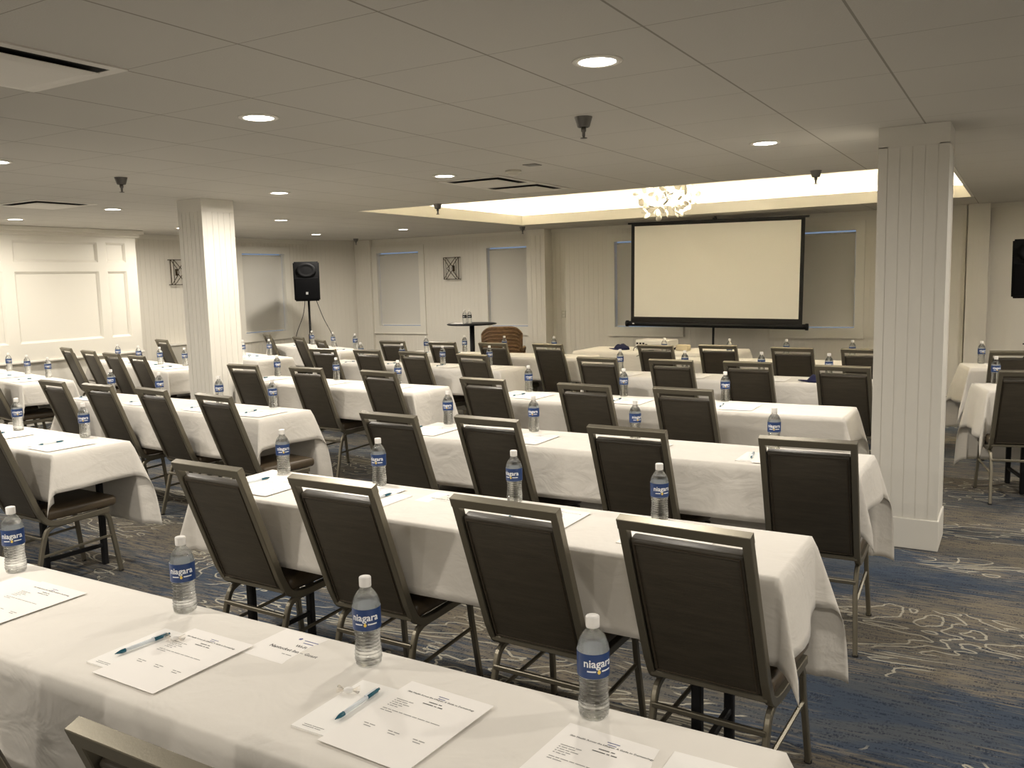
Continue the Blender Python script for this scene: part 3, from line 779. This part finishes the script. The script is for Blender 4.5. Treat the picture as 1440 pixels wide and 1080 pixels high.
BR = {('C1',0): -8, ('C1',1): -8, ('C1',2): -8, ('C1',3): 20}
rb = random.Random(3)
for k_, lst in BT.items():
    for i, (x, y) in enumerate(lst):
        rz = BR.get((k_, i), rb.uniform(-25, 25))
        # the printed side roughly faces the chairs and camera
        put_bottle(x, y, 'blue labelled water bottle, %s %s' % (ORD[len(lst)][i], BN[k_]) if len(lst) > 1 else 'blue labelled water bottle %s' % BN[k_], 'small water bottles', rz=Rd(rz+math.degrees(math.atan2(-x, y))))

# ------------------------------------------------------------------ paper, pens, candy
def flat_text(parent, name, s, size, x, y, m, align='LEFT', z=.0009, bold=False):
    me = text_mesh(name, s, size, m, align, 0, 1, bold); o = bpy.data.objects.new(name, me); C.objects.link(o); o.parent = parent; o.location = (x, y, z); return o
def faint_lines(parent, name, rows, h, x, y, m, center=False, z=.0009):
    """print too small to read: rows of word-long strokes; rows = word widths per line"""
    bm = bmesh.new()
    for k, row in enumerate(rows):
        tot = sum(row)+h*.6*(len(row)-1); cx_ = x-tot/2 if center else x; yy = y-k*h*1.9
        for wd in row:
            bm.faces.new([bm.verts.new(p) for p in ((cx_, yy, z), (cx_+wd, yy, z), (cx_+wd, yy+h*.55, z), (cx_, yy+h*.55, z))]); cx_ += wd+h*.6
    return obj(name, bm, m, parent)
def sheet_proto():
    o = obj('agenda_sheet', B(-.108, .108, -.1395, .1395, 0, .0006), M_paper)
    tag(o, '', 'paper sheet')
    flat_text(o, 'printed_heading', 'Skin Health Across the Lifespan: A Guide to Dermatology', .0073, 0, .098, M_ink, 'CENTER', bold=True)
    faint_lines(o, 'printed_logo', [[.026], [.018]], .0040, 0, .112, M_logo, True)
    faint_lines(o, 'printed_date', [[.022, .008], [.026, .006, .012]], .0050, 0, .083, M_ink, True)
    faint_lines(o, 'printed_list', [[.030, .012], [.004, .012, .014], [.004, .010, .008, .016], [.004, .014, .010], [.004, .010, .008], [], [.012, .008, .016, .010, .020, .012, .018, .010, .022], [.010, .018]], .0038, -.085, .062, M_inkl)
    for cx_ in (-.062, 0, .062): faint_lines(o, 'printed_caption', [[.012, .014], [.018]], .0040, cx_, -.045, M_inkl, True)
    return o
def pad_proto():
    o = obj('notepad', B(-.07, .07, -.108, .108, 0, .004), M_pad); tag(o, '', 'notepad')
    faint_lines(o, 'printed_footer', [[.02, .03], [.03, .015]], .0030, -.05, -.092, M_inkl, z=.0043)
    return o
def pen_proto():
    t_ = thing('ballpoint_pen', '', 'pen')   # along +y, tip at -y
    bm = bmesh.new(); tube(bm, [(0, -.045, .005), (0, .030, .005)], .0046, 12); obj('barrel', bm, M_penw, t_, True)
    bm = bmesh.new(); tube(bm, [(0, -.070, .005), (0, -.068, .005)], .0010, 10); tube(bm, [(0,-.068,.005), (0,-.0675,.005)], .0014, 10)
    rings = [(.0012, -.068), (.0030, -.062), (.0048, -.054), (.0050, -.044)]
    pr = []
    for r, y in rings: pr.append([bm.verts.new((r*math.cos(2*PI*k/10), y, .005+r*math.sin(2*PI*k/10))) for k in range(10)])
    for a, b_ in zip(pr, pr[1:]):
        for k in range(10): bm.faces.new((a[k], a[(k+1)%10], b_[(k+1)%10], b_[k]))
    obj('grip', bm, M_teal, t_, True)
    bm = bmesh.new(); tube(bm, [(0, .030, .005), (0, .064, .005)], .0049, 12); tube(bm, [(0, .064, .005), (0, .072, .005)], .0028, 10); obj('clicker', bm, M_teal, t_, True)
    bm = bmesh.new(); box(bm, -.002, .002, .024, .062, .0098, .0112, .0004); obj('clip', bm, M_penw, t_)
    return t_
def candy_proto():
    t_ = thing('wrapped_candy', '', 'candy')
    bm = bmesh.new(); bmesh.ops.create_icosphere(bm, subdivisions=2, radius=.009)
    for v in bm.verts: v.co.x *= 1.25; v.co.z = v.co.z*.7+.0068
    obj('mint', bm, M_cap, t_, True)
    bm = bmesh.new()
    for s in (-1, 1):
        n = 12; c0 = [bm.verts.new((s*.010, .0025*math.cos(2*PI*i/n), .0065+.0025*math.sin(2*PI*i/n))) for i in range(n)]
        c1 = [bm.verts.new((s*.023, .011*math.cos(2*PI*i/n)*(1+.2*(i%2)), .0085+.0075*math.sin(2*PI*i/n))) for i in range(n)]
        for i in range(n): bm.faces.new((c0[i], c0[(i+1)%n], c1[(i+1)%n], c1[i]))
    obj('wrapper_twist', bm, M_candy, t_)
    return t_
SH, PD, PN, CA = sheet_proto(), pad_proto(), pen_proto(), candy_proto(); used = {}
def put(proto, x, y, z, rz, label, group):
    if proto.name not in used:
        used[proto.name] = 1; proto.location = (x, y, z); proto.rotation_euler = (0, 0, rz); proto['label'] = label; proto['group'] = group; return proto
    return dup(proto, (x, y, z), rz, label, group)
SETS = {  # sheet x, (pad x), per table
'C1': [(-2.375, 1.275, -2.53, 1.30, 0), (-1.668, 1.243, -1.775, 1.243, 1), (-1.003, 1.262, -1.135, 1.255, 1), (-.625, 1.27, -.44, 1.30, 0)],
'C2': [(-2.76, 2.60, -2.87, 2.62, 1), (-2.29, 2.66, -2.17, 2.62, 1), (-1.44, 2.66, -1.55, 2.64, 1), (-.93, 2.64, -1.04, 2.62, 0)],
'C3': [(-2.93, 4.02, -3.05, 4.02, 1), (-2.27, 4.02, -2.40, 4.02, 1), (-1.62, 4.03, -1.75, 4.02, 0), (-.93, 4.03, -1.05, 4.02, 1)]}
ptn = {'C1': 1, 'C2': 1, 'C3': 1}
for k_, lst in SETS.items():
    for i, (sx, sy, px, py, pen) in enumerate(lst):
        o_ = ORD[4][i]
        pad_over = (k_, i) in (('C1',0), ('C1',3), ('C2',1))
        put(PD, px, py, ZT+.001, 0, 'small white notepad, %s %s' % (o_, BN[k_]), 'white notepads')
        overlap = abs(sx-px) < .178
        put(SH, sx, sy, ZT+(.0055 if overlap else .001), Rd({('C1',1): -1, ('C1',2): -3, ('C1',3): -3}.get((k_, i), 0)), 'printed agenda sheet, %s %s' % (o_, BN[k_]), 'printed agenda sheets')
        if pen:
            dx = {('C1',1): -.025, ('C1',2): .0}.get((k_, i), -.02)
            put(PN, px+dx, py+.01, ZT+.0065, Rd({('C1',1): -6, ('C1',2): 2}.get((k_, i), -8+6*i)), 'white and teal pen, %s %s' % (o_, BN[k_]), 'white and teal pens')
for k_, lst in BT.items():
    if k_ in SETS: continue
    cx, cy, L, ta = TAB[k_][:4]
    for i, (x, y) in enumerate(lst):
        lx = (x-cx)*math.cos(Rd(ta))+(y-cy)*math.sin(Rd(ta))+L/2
        sx = min(max(lx+.17, .20), L-.12); o_ = ORD[len(lst)][i]; wh = ('%s ' % o_ if len(lst) > 1 else '') + BN[k_]
        put(SH, *local(k_, sx, .17), ZT+.0055, Rd(ta-3+2*i), 'printed agenda sheet, ' + wh, 'printed agenda sheets')
        put(PD, *local(k_, sx-.10, .175), ZT+.001, Rd(ta), 'small white notepad, ' + wh, 'white notepads')
        put(PN, *local(k_, sx-.12, .17), ZT+.0065, Rd(ta-12+9*i), 'white and teal pen, ' + wh, 'white and teal pens')
for x, y, wh in ((-1.755, 1.31, 'left one, beside the pen on the nearest table'), (-1.19, 1.30, 'right one, on the notepad of the nearest table')):
    put(CA, x, y, ZT+.0062, .4, 'clear wrapped candy, ' + wh, 'wrapped candies')
def wifi(x, y, rz, lb):
    o = obj('wifi_card', B(-.115, .115, -.076, .076, 0, .0006), M_paper); tag(o, lb, 'card', 'Wi-Fi cards')
    flat_text(o, 'printed_name', 'Nantucket Inn – Guest', .0165, 0, -.018, M_ink, 'CENTER', bold=True)
    flat_text(o, 'printed_title', 'Wi-Fi', .015, 0, .008, M_ink, 'CENTER', bold=True)
    faint_lines(o, 'printed_note', [[.010, .018]], .0045, 0, -.036, M_inkl, True)
    faint_lines(o, 'printed_mark', [[.045], [.032]], .0060, .004, .042, M_logo, True)
    bm = bmesh.new(); bmesh.ops.create_circle(bm, cap_ends=True, radius=.006, segments=5)
    for v in bm.verts: v.co += Vector((-.034, .046, .0009))
    obj('printed_emblem', bm, M_logo, o)
    o.location = (x, y, ZT+.001); o.rotation_euler = (0, 0, rz); return o
wifi(-1.455, 1.420, Rd(-1), 'white Wi-Fi card between two bottles on the nearest table')
wifi(-1.94, 2.755, 0, 'white Wi-Fi card on the second centre table behind a chair')

# ------------------------------------------------------------------ projection screen
t_ = thing('projection_screen', 'large white tripod projection screen with a black border', 'projection screen', (-3.63, 11.5, 0)); t_.rotation_euler = (0, Rd(.9), 0)
W2_ = 1.19
bm = bmesh.new(); box(bm, -W2_+.05, W2_-.05, 0, .003, 1.055, 2.325); obj('screen_fabric', bm, M_screen, t_)
bm = bmesh.new()
box(bm, -W2_, -W2_+.05, 0, .003, .97, 2.36); box(bm, W2_-.05, W2_, 0, .003, .97, 2.36); box(bm, -W2_+.05, W2_-.05, 0, .003, 2.325, 2.36); box(bm, -W2_+.05, W2_-.05, 0, .003, .97, 1.055)
obj('black_border', bm, M_border, t_)
bm = bmesh.new(); box(bm, -W2_-.05, W2_+.05, -.012, .018, 2.352, 2.378, .004); obj('top_bar', bm, M_black, t_)
bm = bmesh.new(); tube(bm, [(-W2_-.04, .01, .955), (W2_+.04, .01, .955)], .036, 14); cs = obj('case', bm, M_black, t_, True)
for sx in (-1, 1): bm = bmesh.new(); tube(bm, [(sx*(W2_+.075), .01, .955), (sx*(W2_+.04), .01, .955)], .045, 14); obj('end_cap', bm, M_black, cs, True)
o = obj('case_mark', B(-.016, .016, -.009, .009, 0, .0008), M_badge, cs); o.location = (-W2_+.05, -.0275, .958); o.rotation_euler = (PI/2, 0, 0)
bm = bmesh.new(); sweep(bm, [(0, .06, .16), (0, .06, 2.42)], .028, .028, side=(1,0,0)); obj('pole', bm, M_black, t_)
bm = bmesh.new(); box(bm, -.02, .02, .0, .07, 2.365, 2.40, .004); obj('hook', bm, M_black, t_)
for a in (90, 210, 330):
    bm = bmesh.new(); tube(bm, [(0, .06, .50), (.45*math.cos(Rd(a)), .06+.45*math.sin(Rd(a)), .015)], .011, 8); obj('leg', bm, M_black, t_, True)

# ------------------------------------------------------------------ speakers
def speaker(x, y, z, rz, lb):
    t_ = thing('loudspeaker', lb, 'loudspeaker', (x, y, z), rz, 'black loudspeakers')
    bm = bmesh.new(); a, d = .205, .18
    vs_ = [bm.verts.new(p) for p in ((-a,-d,0), (a,-d,0), (a*.72,d,0), (-a*.72,d,0), (-a-.005,-d+.01,.63), (a+.005,-d+.01,.63), (a*.72,d,.60), (-a*.72,d,.60))]
    for q in ((3,2,1,0), (4,5,6,7), (0,1,5,4), (1,2,6,5), (2,3,7,6), (3,0,4,7)): bm.faces.new([vs_[i] for i in q])
    bmesh.ops.bevel(bm, geom=bm.edges[:], offset=.018, segments=3, affect='EDGES')
    obj('cabinet', bm, M_spk, t_, False)
    bm = bmesh.new(); box(bm, -a+.02, a-.02, -d-.004, -d+.02, .03, .37, .008); obj('grille', bm, M_grille, t_)
    bm = bmesh.new()   # horn recess: shallow flared dish
    lathe(bm, [(.0, 0), (.03, .0), (.10, .03), (.135, .034), (.135, .026), (.10, .024), (.03, -.006), (0, -.006)], 28)
    for v in bm.verts: v.co = Vector((v.co.x*1.15, -d+.028-v.co.z, .49+v.co.y*.85))
    obj('horn', bm, M_spk, t_, True)
    obj('badge', B(-.018, .018, -d-.008, -d-.002, .105, .145, .002), M_badge, t_)
    return t_
def tripod(x, y, zt, lb, rz=0):
    t_ = thing('speaker_stand', lb, 'speaker stand', (x, y, 0), rz, 'speaker stands')
    bm = bmesh.new(); tube(bm, [(0, 0, .12), (0, 0, zt)], .0175, 12); obj('pole', bm, M_black, t_, True)
    bm = bmesh.new(); tube(bm, [(0, 0, .72), (0, 0, .84)], .030, 12); tube(bm, [(0,0,.80), (.07,0,.80)], .008, 8); obj('collar', bm, M_black, t_, True)
    for a in (20, 140, 260):
        c_, s_ = math.cos(Rd(a)), math.sin(Rd(a))
        bm = bmesh.new(); tube(bm, [(0, 0, .74), (.50*c_, .50*s_, .02)], .012, 8); lg = obj('leg', bm, M_black, t_, True)
        bm = bmesh.new(); bmesh.ops.create_icosphere(bm, subdivisions=2, radius=.018)
        for v in bm.verts: v.co += Vector((.50*c_, .50*s_, .018))
        obj('rubber_foot', bm, M_glide, lg, True)
        bm = bmesh.new(); tube(bm, [(0, 0, .18), (.27*c_, .27*s_, .36)], .008, 6); obj('brace', bm, M_black, t_, True)
    return t_
SX, SY = -10.0, 10.45
speaker(SX, SY, 1.385, Rd(38), 'black loudspeaker on a tripod in the far left corner')
tripod(SX, SY, 1.384, 'black tripod stand under the left loudspeaker', Rd(10))
for pts, lb in (([(-.10, .02, 1.395), (-.14, .0, 1.15), (-.25, -.05, .86), (-.34, -.08, .5), (-.42, -.1, .012)], 'thin black cable hanging left of the left speaker stand'),
                ([(.09, .08, 1.395), (.17, .14, 1.1), (.27, .22, .82), (.36, .3, .45), (.44, .36, .012)], 'thin black cable hanging right of the left speaker stand')):
    bm = bmesh.new(); tube(bm, curve([(SX+a, SY+b_, c) for a, b_, c in pts], 6), .0055, 6); o = obj('speaker_cable', bm, M_black, None, True); tag(o, lb, 'cable')
speaker(.105, 10.9, 1.30, Rd(2), 'black loudspeaker cut by the right edge of the picture')
tripod(.105, 10.9, 1.30, 'black tripod stand under the right loudspeaker', Rd(200))

# ------------------------------------------------------------------ bistro table, wicker armchair, projector table
t_ = thing('bistro_table', 'tall round black bistro table near the left wall sconce', 'table', (-7.2, 11.0, 0))
bm = bmesh.new(); lathe(bm, [(0, 1.0), (.36, 1.0), (.38, .993), (.38, .982), (.36, .975), (0, .972)], 40); obj('tabletop', bm, M_black, t_, True)
bm = bmesh.new(); tube(bm, [(0,0,.03), (0,0,.975)], .038, 16); obj('pole', bm, M_black, t_, True)
bm = bmesh.new(); lathe(bm, [(0, 0), (.25, 0), (.25, .012), (.06, .04), (.045, .08), (0, .08)], 32); obj('base', bm, M_black, t_, True)
def sbottle(x, y, z, lb):
    t_ = thing('black_label_bottle', lb, 'bottle', (x, y, z), 0, 'bottles on the bistro table')
    bm = bmesh.new(); lathe(bm, [(0,0), (.031,0), (.033,.01), (.033,.14), (.027,.16), (.013,.18), (.013,.19)], 20); obj('bottle_body', bm, M_pet, t_, True)
    bm = bmesh.new(); lathe(bm, [(0,.004), (.030,.004), (.031,.012), (.031,.138), (.026,.155), (0,.156)], 16); obj('water', bm, M_water, t_, True)
    bm = bmesh.new(); lathe(bm, [(0,.185), (.015,.185), (.015,.205), (0,.206)], 16); obj('cap', bm, M_cap, t_, True)
    bm = bmesh.new(); lathe(bm, [(.0335,.085), (.0338,.086), (.0338,.128), (.0335,.129)], 20); lb_ = obj('label_band', bm, M_blklbl, t_, True)
    bm = bmesh.new()
    for q_ in (-.024, -.012, 0, .012): box(bm, q_, q_+.007, 0, .020, 0, .0001)
    me = bpy.data.meshes.new('label_mark'); bm.to_mesh(me); bm.free(); me.materials.append(M_lblink)
    for v in me.vertices:
        a = v.co.x/.0342; v.co = Vector((.0342*math.sin(a), -.0342*math.cos(a), .096+v.co.y))
    o = bpy.data.objects.new('label_mark', me); C.objects.link(o); o.parent = lb_
    return t_
b1 = sbottle(-7.235, 10.86, 1.0005, 'left black labelled bottle on the round bistro table')
b2 = sbottle(-7.16, 10.88, 1.0005, 'right black labelled bottle on the round bistro table')
b1.rotation_euler = b2.rotation_euler = (0, 0, Rd(33))
o = obj('paper_sheet', B(-.108, .108, -.14, .14, 0, .0006), M_paper); o.location = (-7.38, 10.93, 1.0005); o.rotation_euler = (0,0,.3); tag(o, 'white paper lying on the round black bistro table', 'paper sheet')

WC = (-6.27, 10.35)
t_ = thing('wicker_armchair', 'brown woven wicker armchair beside the round bistro table', 'armchair', (*WC, 0), Rd(28))
# curved woven back facing away from the camera, seat, legs
bm = bmesh.new(); n = 28; rows__ = 22; hw, z0, z1 = .26, .42, .985
def back_pt(u, v_, off):
    a = (u-.5)*2; wv = .006*math.sin(u*60)*math.cos(v_*rows__*PI)
    x = hw*a*(1+.06*v_); y = -.20 - .06*v_ + .16*a*a + off + wv
    top_ = z1-.10*abs(a)**5
    return Vector((x, y, z0+(top_-z0)*v_))
for off, fl in ((0, 1), (.03, -1)):
    g = [[bm.verts.new(back_pt(i/n, j/rows__, off)) for j in range(rows__+1)] for i in range(n+1)]
    for i in range(n):
        for j in range(rows__): bm.faces.new((g[i][j], g[i+1][j], g[i+1][j+1], g[i][j+1]))
obj('woven_back', bm, M_wicker, t_, True)
for j in range(9):
    pass
bm = bmesh.new(); tube(bm, [back_pt(i/n, 1, .015) for i in range(n+1)], .020, 8); tube(bm, [back_pt(0, j/8, .015) for j in range(9)], .018, 8); tube(bm, [back_pt(1, j/8, .015) for j in range(9)], .018, 8)
obj('back_rim', bm, M_wicker, t_, True)
bm = bmesh.new()
for j in range(1, 11): tube(bm, [back_pt(.06+.88*i/16, j/11, -.004) for i in range(17)], .011, 6)
obj('weave_band', bm, M_wicker, t_, True)
for s in (-1, 1):
    bm = bmesh.new(); tube(bm, curve([(s*.27, -.10, .66), (s*.30, .08, .68), (s*.30, .24, .66), (s*.28, .28, .55), (s*.27, .28, .44)], 5), .026, 8); obj('arm', bm, M_wicker, t_, True)
    for y in (-.20, .26):
        bm = bmesh.new(); tube(bm, [(s*.25, y, 0), (s*.26, y*.95, .42)], .022, 8); obj('leg', bm, M_wicker, t_, True)
obj('seat', B(-.27, .27, -.20, .28, .36, .43, .015), M_wicker, t_); bm = bmesh.new(); box(bm, -.24, .24, -.16, .27, .431, .52, .03); obj('cushion', bm, M_cushion, t_, True)

PT = (-4.66, -2.72, 9.35, 10.08)
t_ = table(-3.69, 9.715, 1.94, .73, 0, 'black legged table under the cloth of the projector table')
cloth(-3.69, 9.715, 1.94, .73, 0, 'white floor-length cloth on the projector table in front of the screen', seed=40, front=.62, back=.5, eL=.3, eR=.3)
t_ = thing('projector', 'white projector with a cable on the table before the screen', 'projector', (-3.72, 9.70, ZT+.0015), Rd(-6))
bm = bmesh.new(); box(bm, -.21, .21, -.15, .15, .012, .125, .016); obj('body', bm, M_proj, t_)
bm = bmesh.new(); tube(bm, [(.09, .148, .075), (.09, .175, .075)], .035, 20); obj('lens_barrel', bm, M_black, t_, True)
bm = bmesh.new(); 
for i in range(3): box(bm, -.195+.04*i, -.17+.04*i, -.153, -.149, .075, .095)
box(bm, -.19, -.11, -.153, -.149, .035, .045); box(bm, -.08, -.05, -.153, -.149, .05, .08)
obj('socket_panel', bm, M_black, t_)
bm = bmesh.new(); 
for sx in (-.17, .17):
    for sy in (-.11, .11): box(bm, sx-.012, sx+.012, sy-.012, sy+.012, 0, .014)
obj('feet', bm, M_glide, t_)
bm = bmesh.new(); tube(bm, curve([(-.15, -.153, .06), (-.20, -.20, .03), (-.19, -.23, -.04), (-.12, -.345, -.06), (-.04, -.36, -.03), (.02, -.30, .012), (.06, -.2, .01)], 6), .004, 6)
obj('power_lead', bm, M_black, t_, True)
def cap_(x, y, z, rz, s, lb):
    t_ = thing('navy_cap', lb, 'cap', (x, y, z), rz)
    bm = bmesh.new(); bmesh.ops.create_uvsphere(bm, u_segments=20, v_segments=12, radius=1)
    for v in bm.verts:
        v.co = Vector((v.co.x*.085*s*1.1, v.co.y*.080*s, max(0, v.co.z)*.06*s*(1+.15*math.sin(9*v.co.x))))
    obj('crown', bm, M_navy, t_, True)
    bm = bmesh.new(); pts = [(0,.0)]; n = 12
    a_ = [bm.verts.new((-.06*s-.10*s*math.sin(PI*i/n), -.065*s+.13*s*i/n, .006+.008*math.sin(PI*i/n))) for i in range(n+1)]
    c_ = [bm.verts.new((-.055*s, -.065*s+.13*s*i/n, .008)) for i in range(n+1)]
    for i in range(n): bm.faces.new((a_[i], a_[i+1], c_[i+1], c_[i]))
    r = bmesh.ops.extrude_face_region(bm, geom=bm.faces[:])
    for v in r['geom']:
        if isinstance(v, bmesh.types.BMVert): v.co.z -= .004
    obj('visor', bm, M_navy, t_, True)
    return t_
cap_(-4.16, 9.66, ZT+.0015, Rd(-8), 1.1, 'dark blue cap lying on the projector table left of the projector')
cap_(-1.36, 7.10, ZT+.0015, Rd(8), 1.0, 'dark navy cap on the fifth centre table by the right pillar')
t_ = thing('adapter_box', 'cream coloured adapter box with a black lead right of the projector', 'adapter', (-3.38, 9.66, ZT+.0015), Rd(-12))
bm = bmesh.new(); box(bm, -.08, .08, -.04, .04, 0, .07, .012); obj('body', bm, M_kraft, t_)
bm = bmesh.new(); tube(bm, curve([(-.08, 0, .04), (-.12, -.02, .02), (-.17, -.05, .006), (-.23, -.05, .006)], 5), .007, 6); obj('lead', bm, M_black, t_, True)

# ------------------------------------------------------------------ wall sconces, outlet
def sconce(mtx, lb):
    t_ = thing('wall_sconce', lb, 'wall sconce', group='bronze lattice sconces'); t_.matrix_world = mtx   # local: x along wall, y out, z up, centre
    a, b_ = .155, .185; w_ = .011
    bm = bmesh.new()
    for p, q in (((-a,-b_),(a,-b_)), ((a,-b_),(a,b_)), ((a,b_),(-a,b_)), ((-a,b_),(-a,-b_))): sweep(bm, [(p[0], .07, p[1]), (q[0], .07, q[1])], w_, w_)
    for x in (-a, a):
        for z in (-b_, b_): sweep(bm, [(x, 0.012, z), (x, .07, z)], w_, w_)
    obj('frame', bm, M_bronze, t_)
    bm = bmesh.new()
    for s in (-1, 1):
        tube(bm, curve([(s*a, .075, b_), (s*.045, .085, .04), (s*.03, .085, 0), (s*.045, .085, -.04), (s*a, .075, -b_)], 6), .006, 6)
        tube(bm, curve([(s*.10, .075, b_), (-s*.02, .085, .05), (-s*.075, .085, 0), (-s*.02, .085, -.05), (s*.10, .075, -b_)], 6), .006, 6)
        tube(bm, [(s*.105, .075, b_), (s*.105, .075, -b_)], .0045, 6)
    obj('lattice', bm, M_bronze, t_, True)
    obj('back_plate', B(-.028, .028, .001, .010, -.05, .05, .003), M_bronze, t_)
    bm = bmesh.new(); lathe(bm, [(0,-.05), (.012,-.05), (.014,-.02), (.012,.03), (.004,.05), (0,.052)], 12)
    for v in bm.verts: v.co.y += .045
    obj('bulb', bm, M_cap, t_, True)
    return t_
sconce(Matrix(((-1,0,0,-8.46),(0,-1,0,FW-.001),(0,0,1,1.865),(0,0,0,1))), 'bronze lattice sconce on the far wall between two windows')
sconce(Matrix(((0,1,0,LW+.001),(-1,0,0,8.72),(0,0,1,1.88),(0,0,0,1))), 'bronze lattice sconce on the left wall, half hidden by the left pillar')
t_ = thing('wall_outlet', 'small outlet plate low on the far wall left of the screen', 'outlet', (-6.34, FW-.001, 1.07))
obj('plate', B(-.035, .035, -.008, 0, -.057, .057, .002), M_outlet, t_)
bm = bmesh.new(); box(bm, -.018, .018, -.011, -.007, .008, .04); box(bm, -.018, .018, -.011, -.007, -.04, -.008); obj('socket', bm, M_trim, t_)
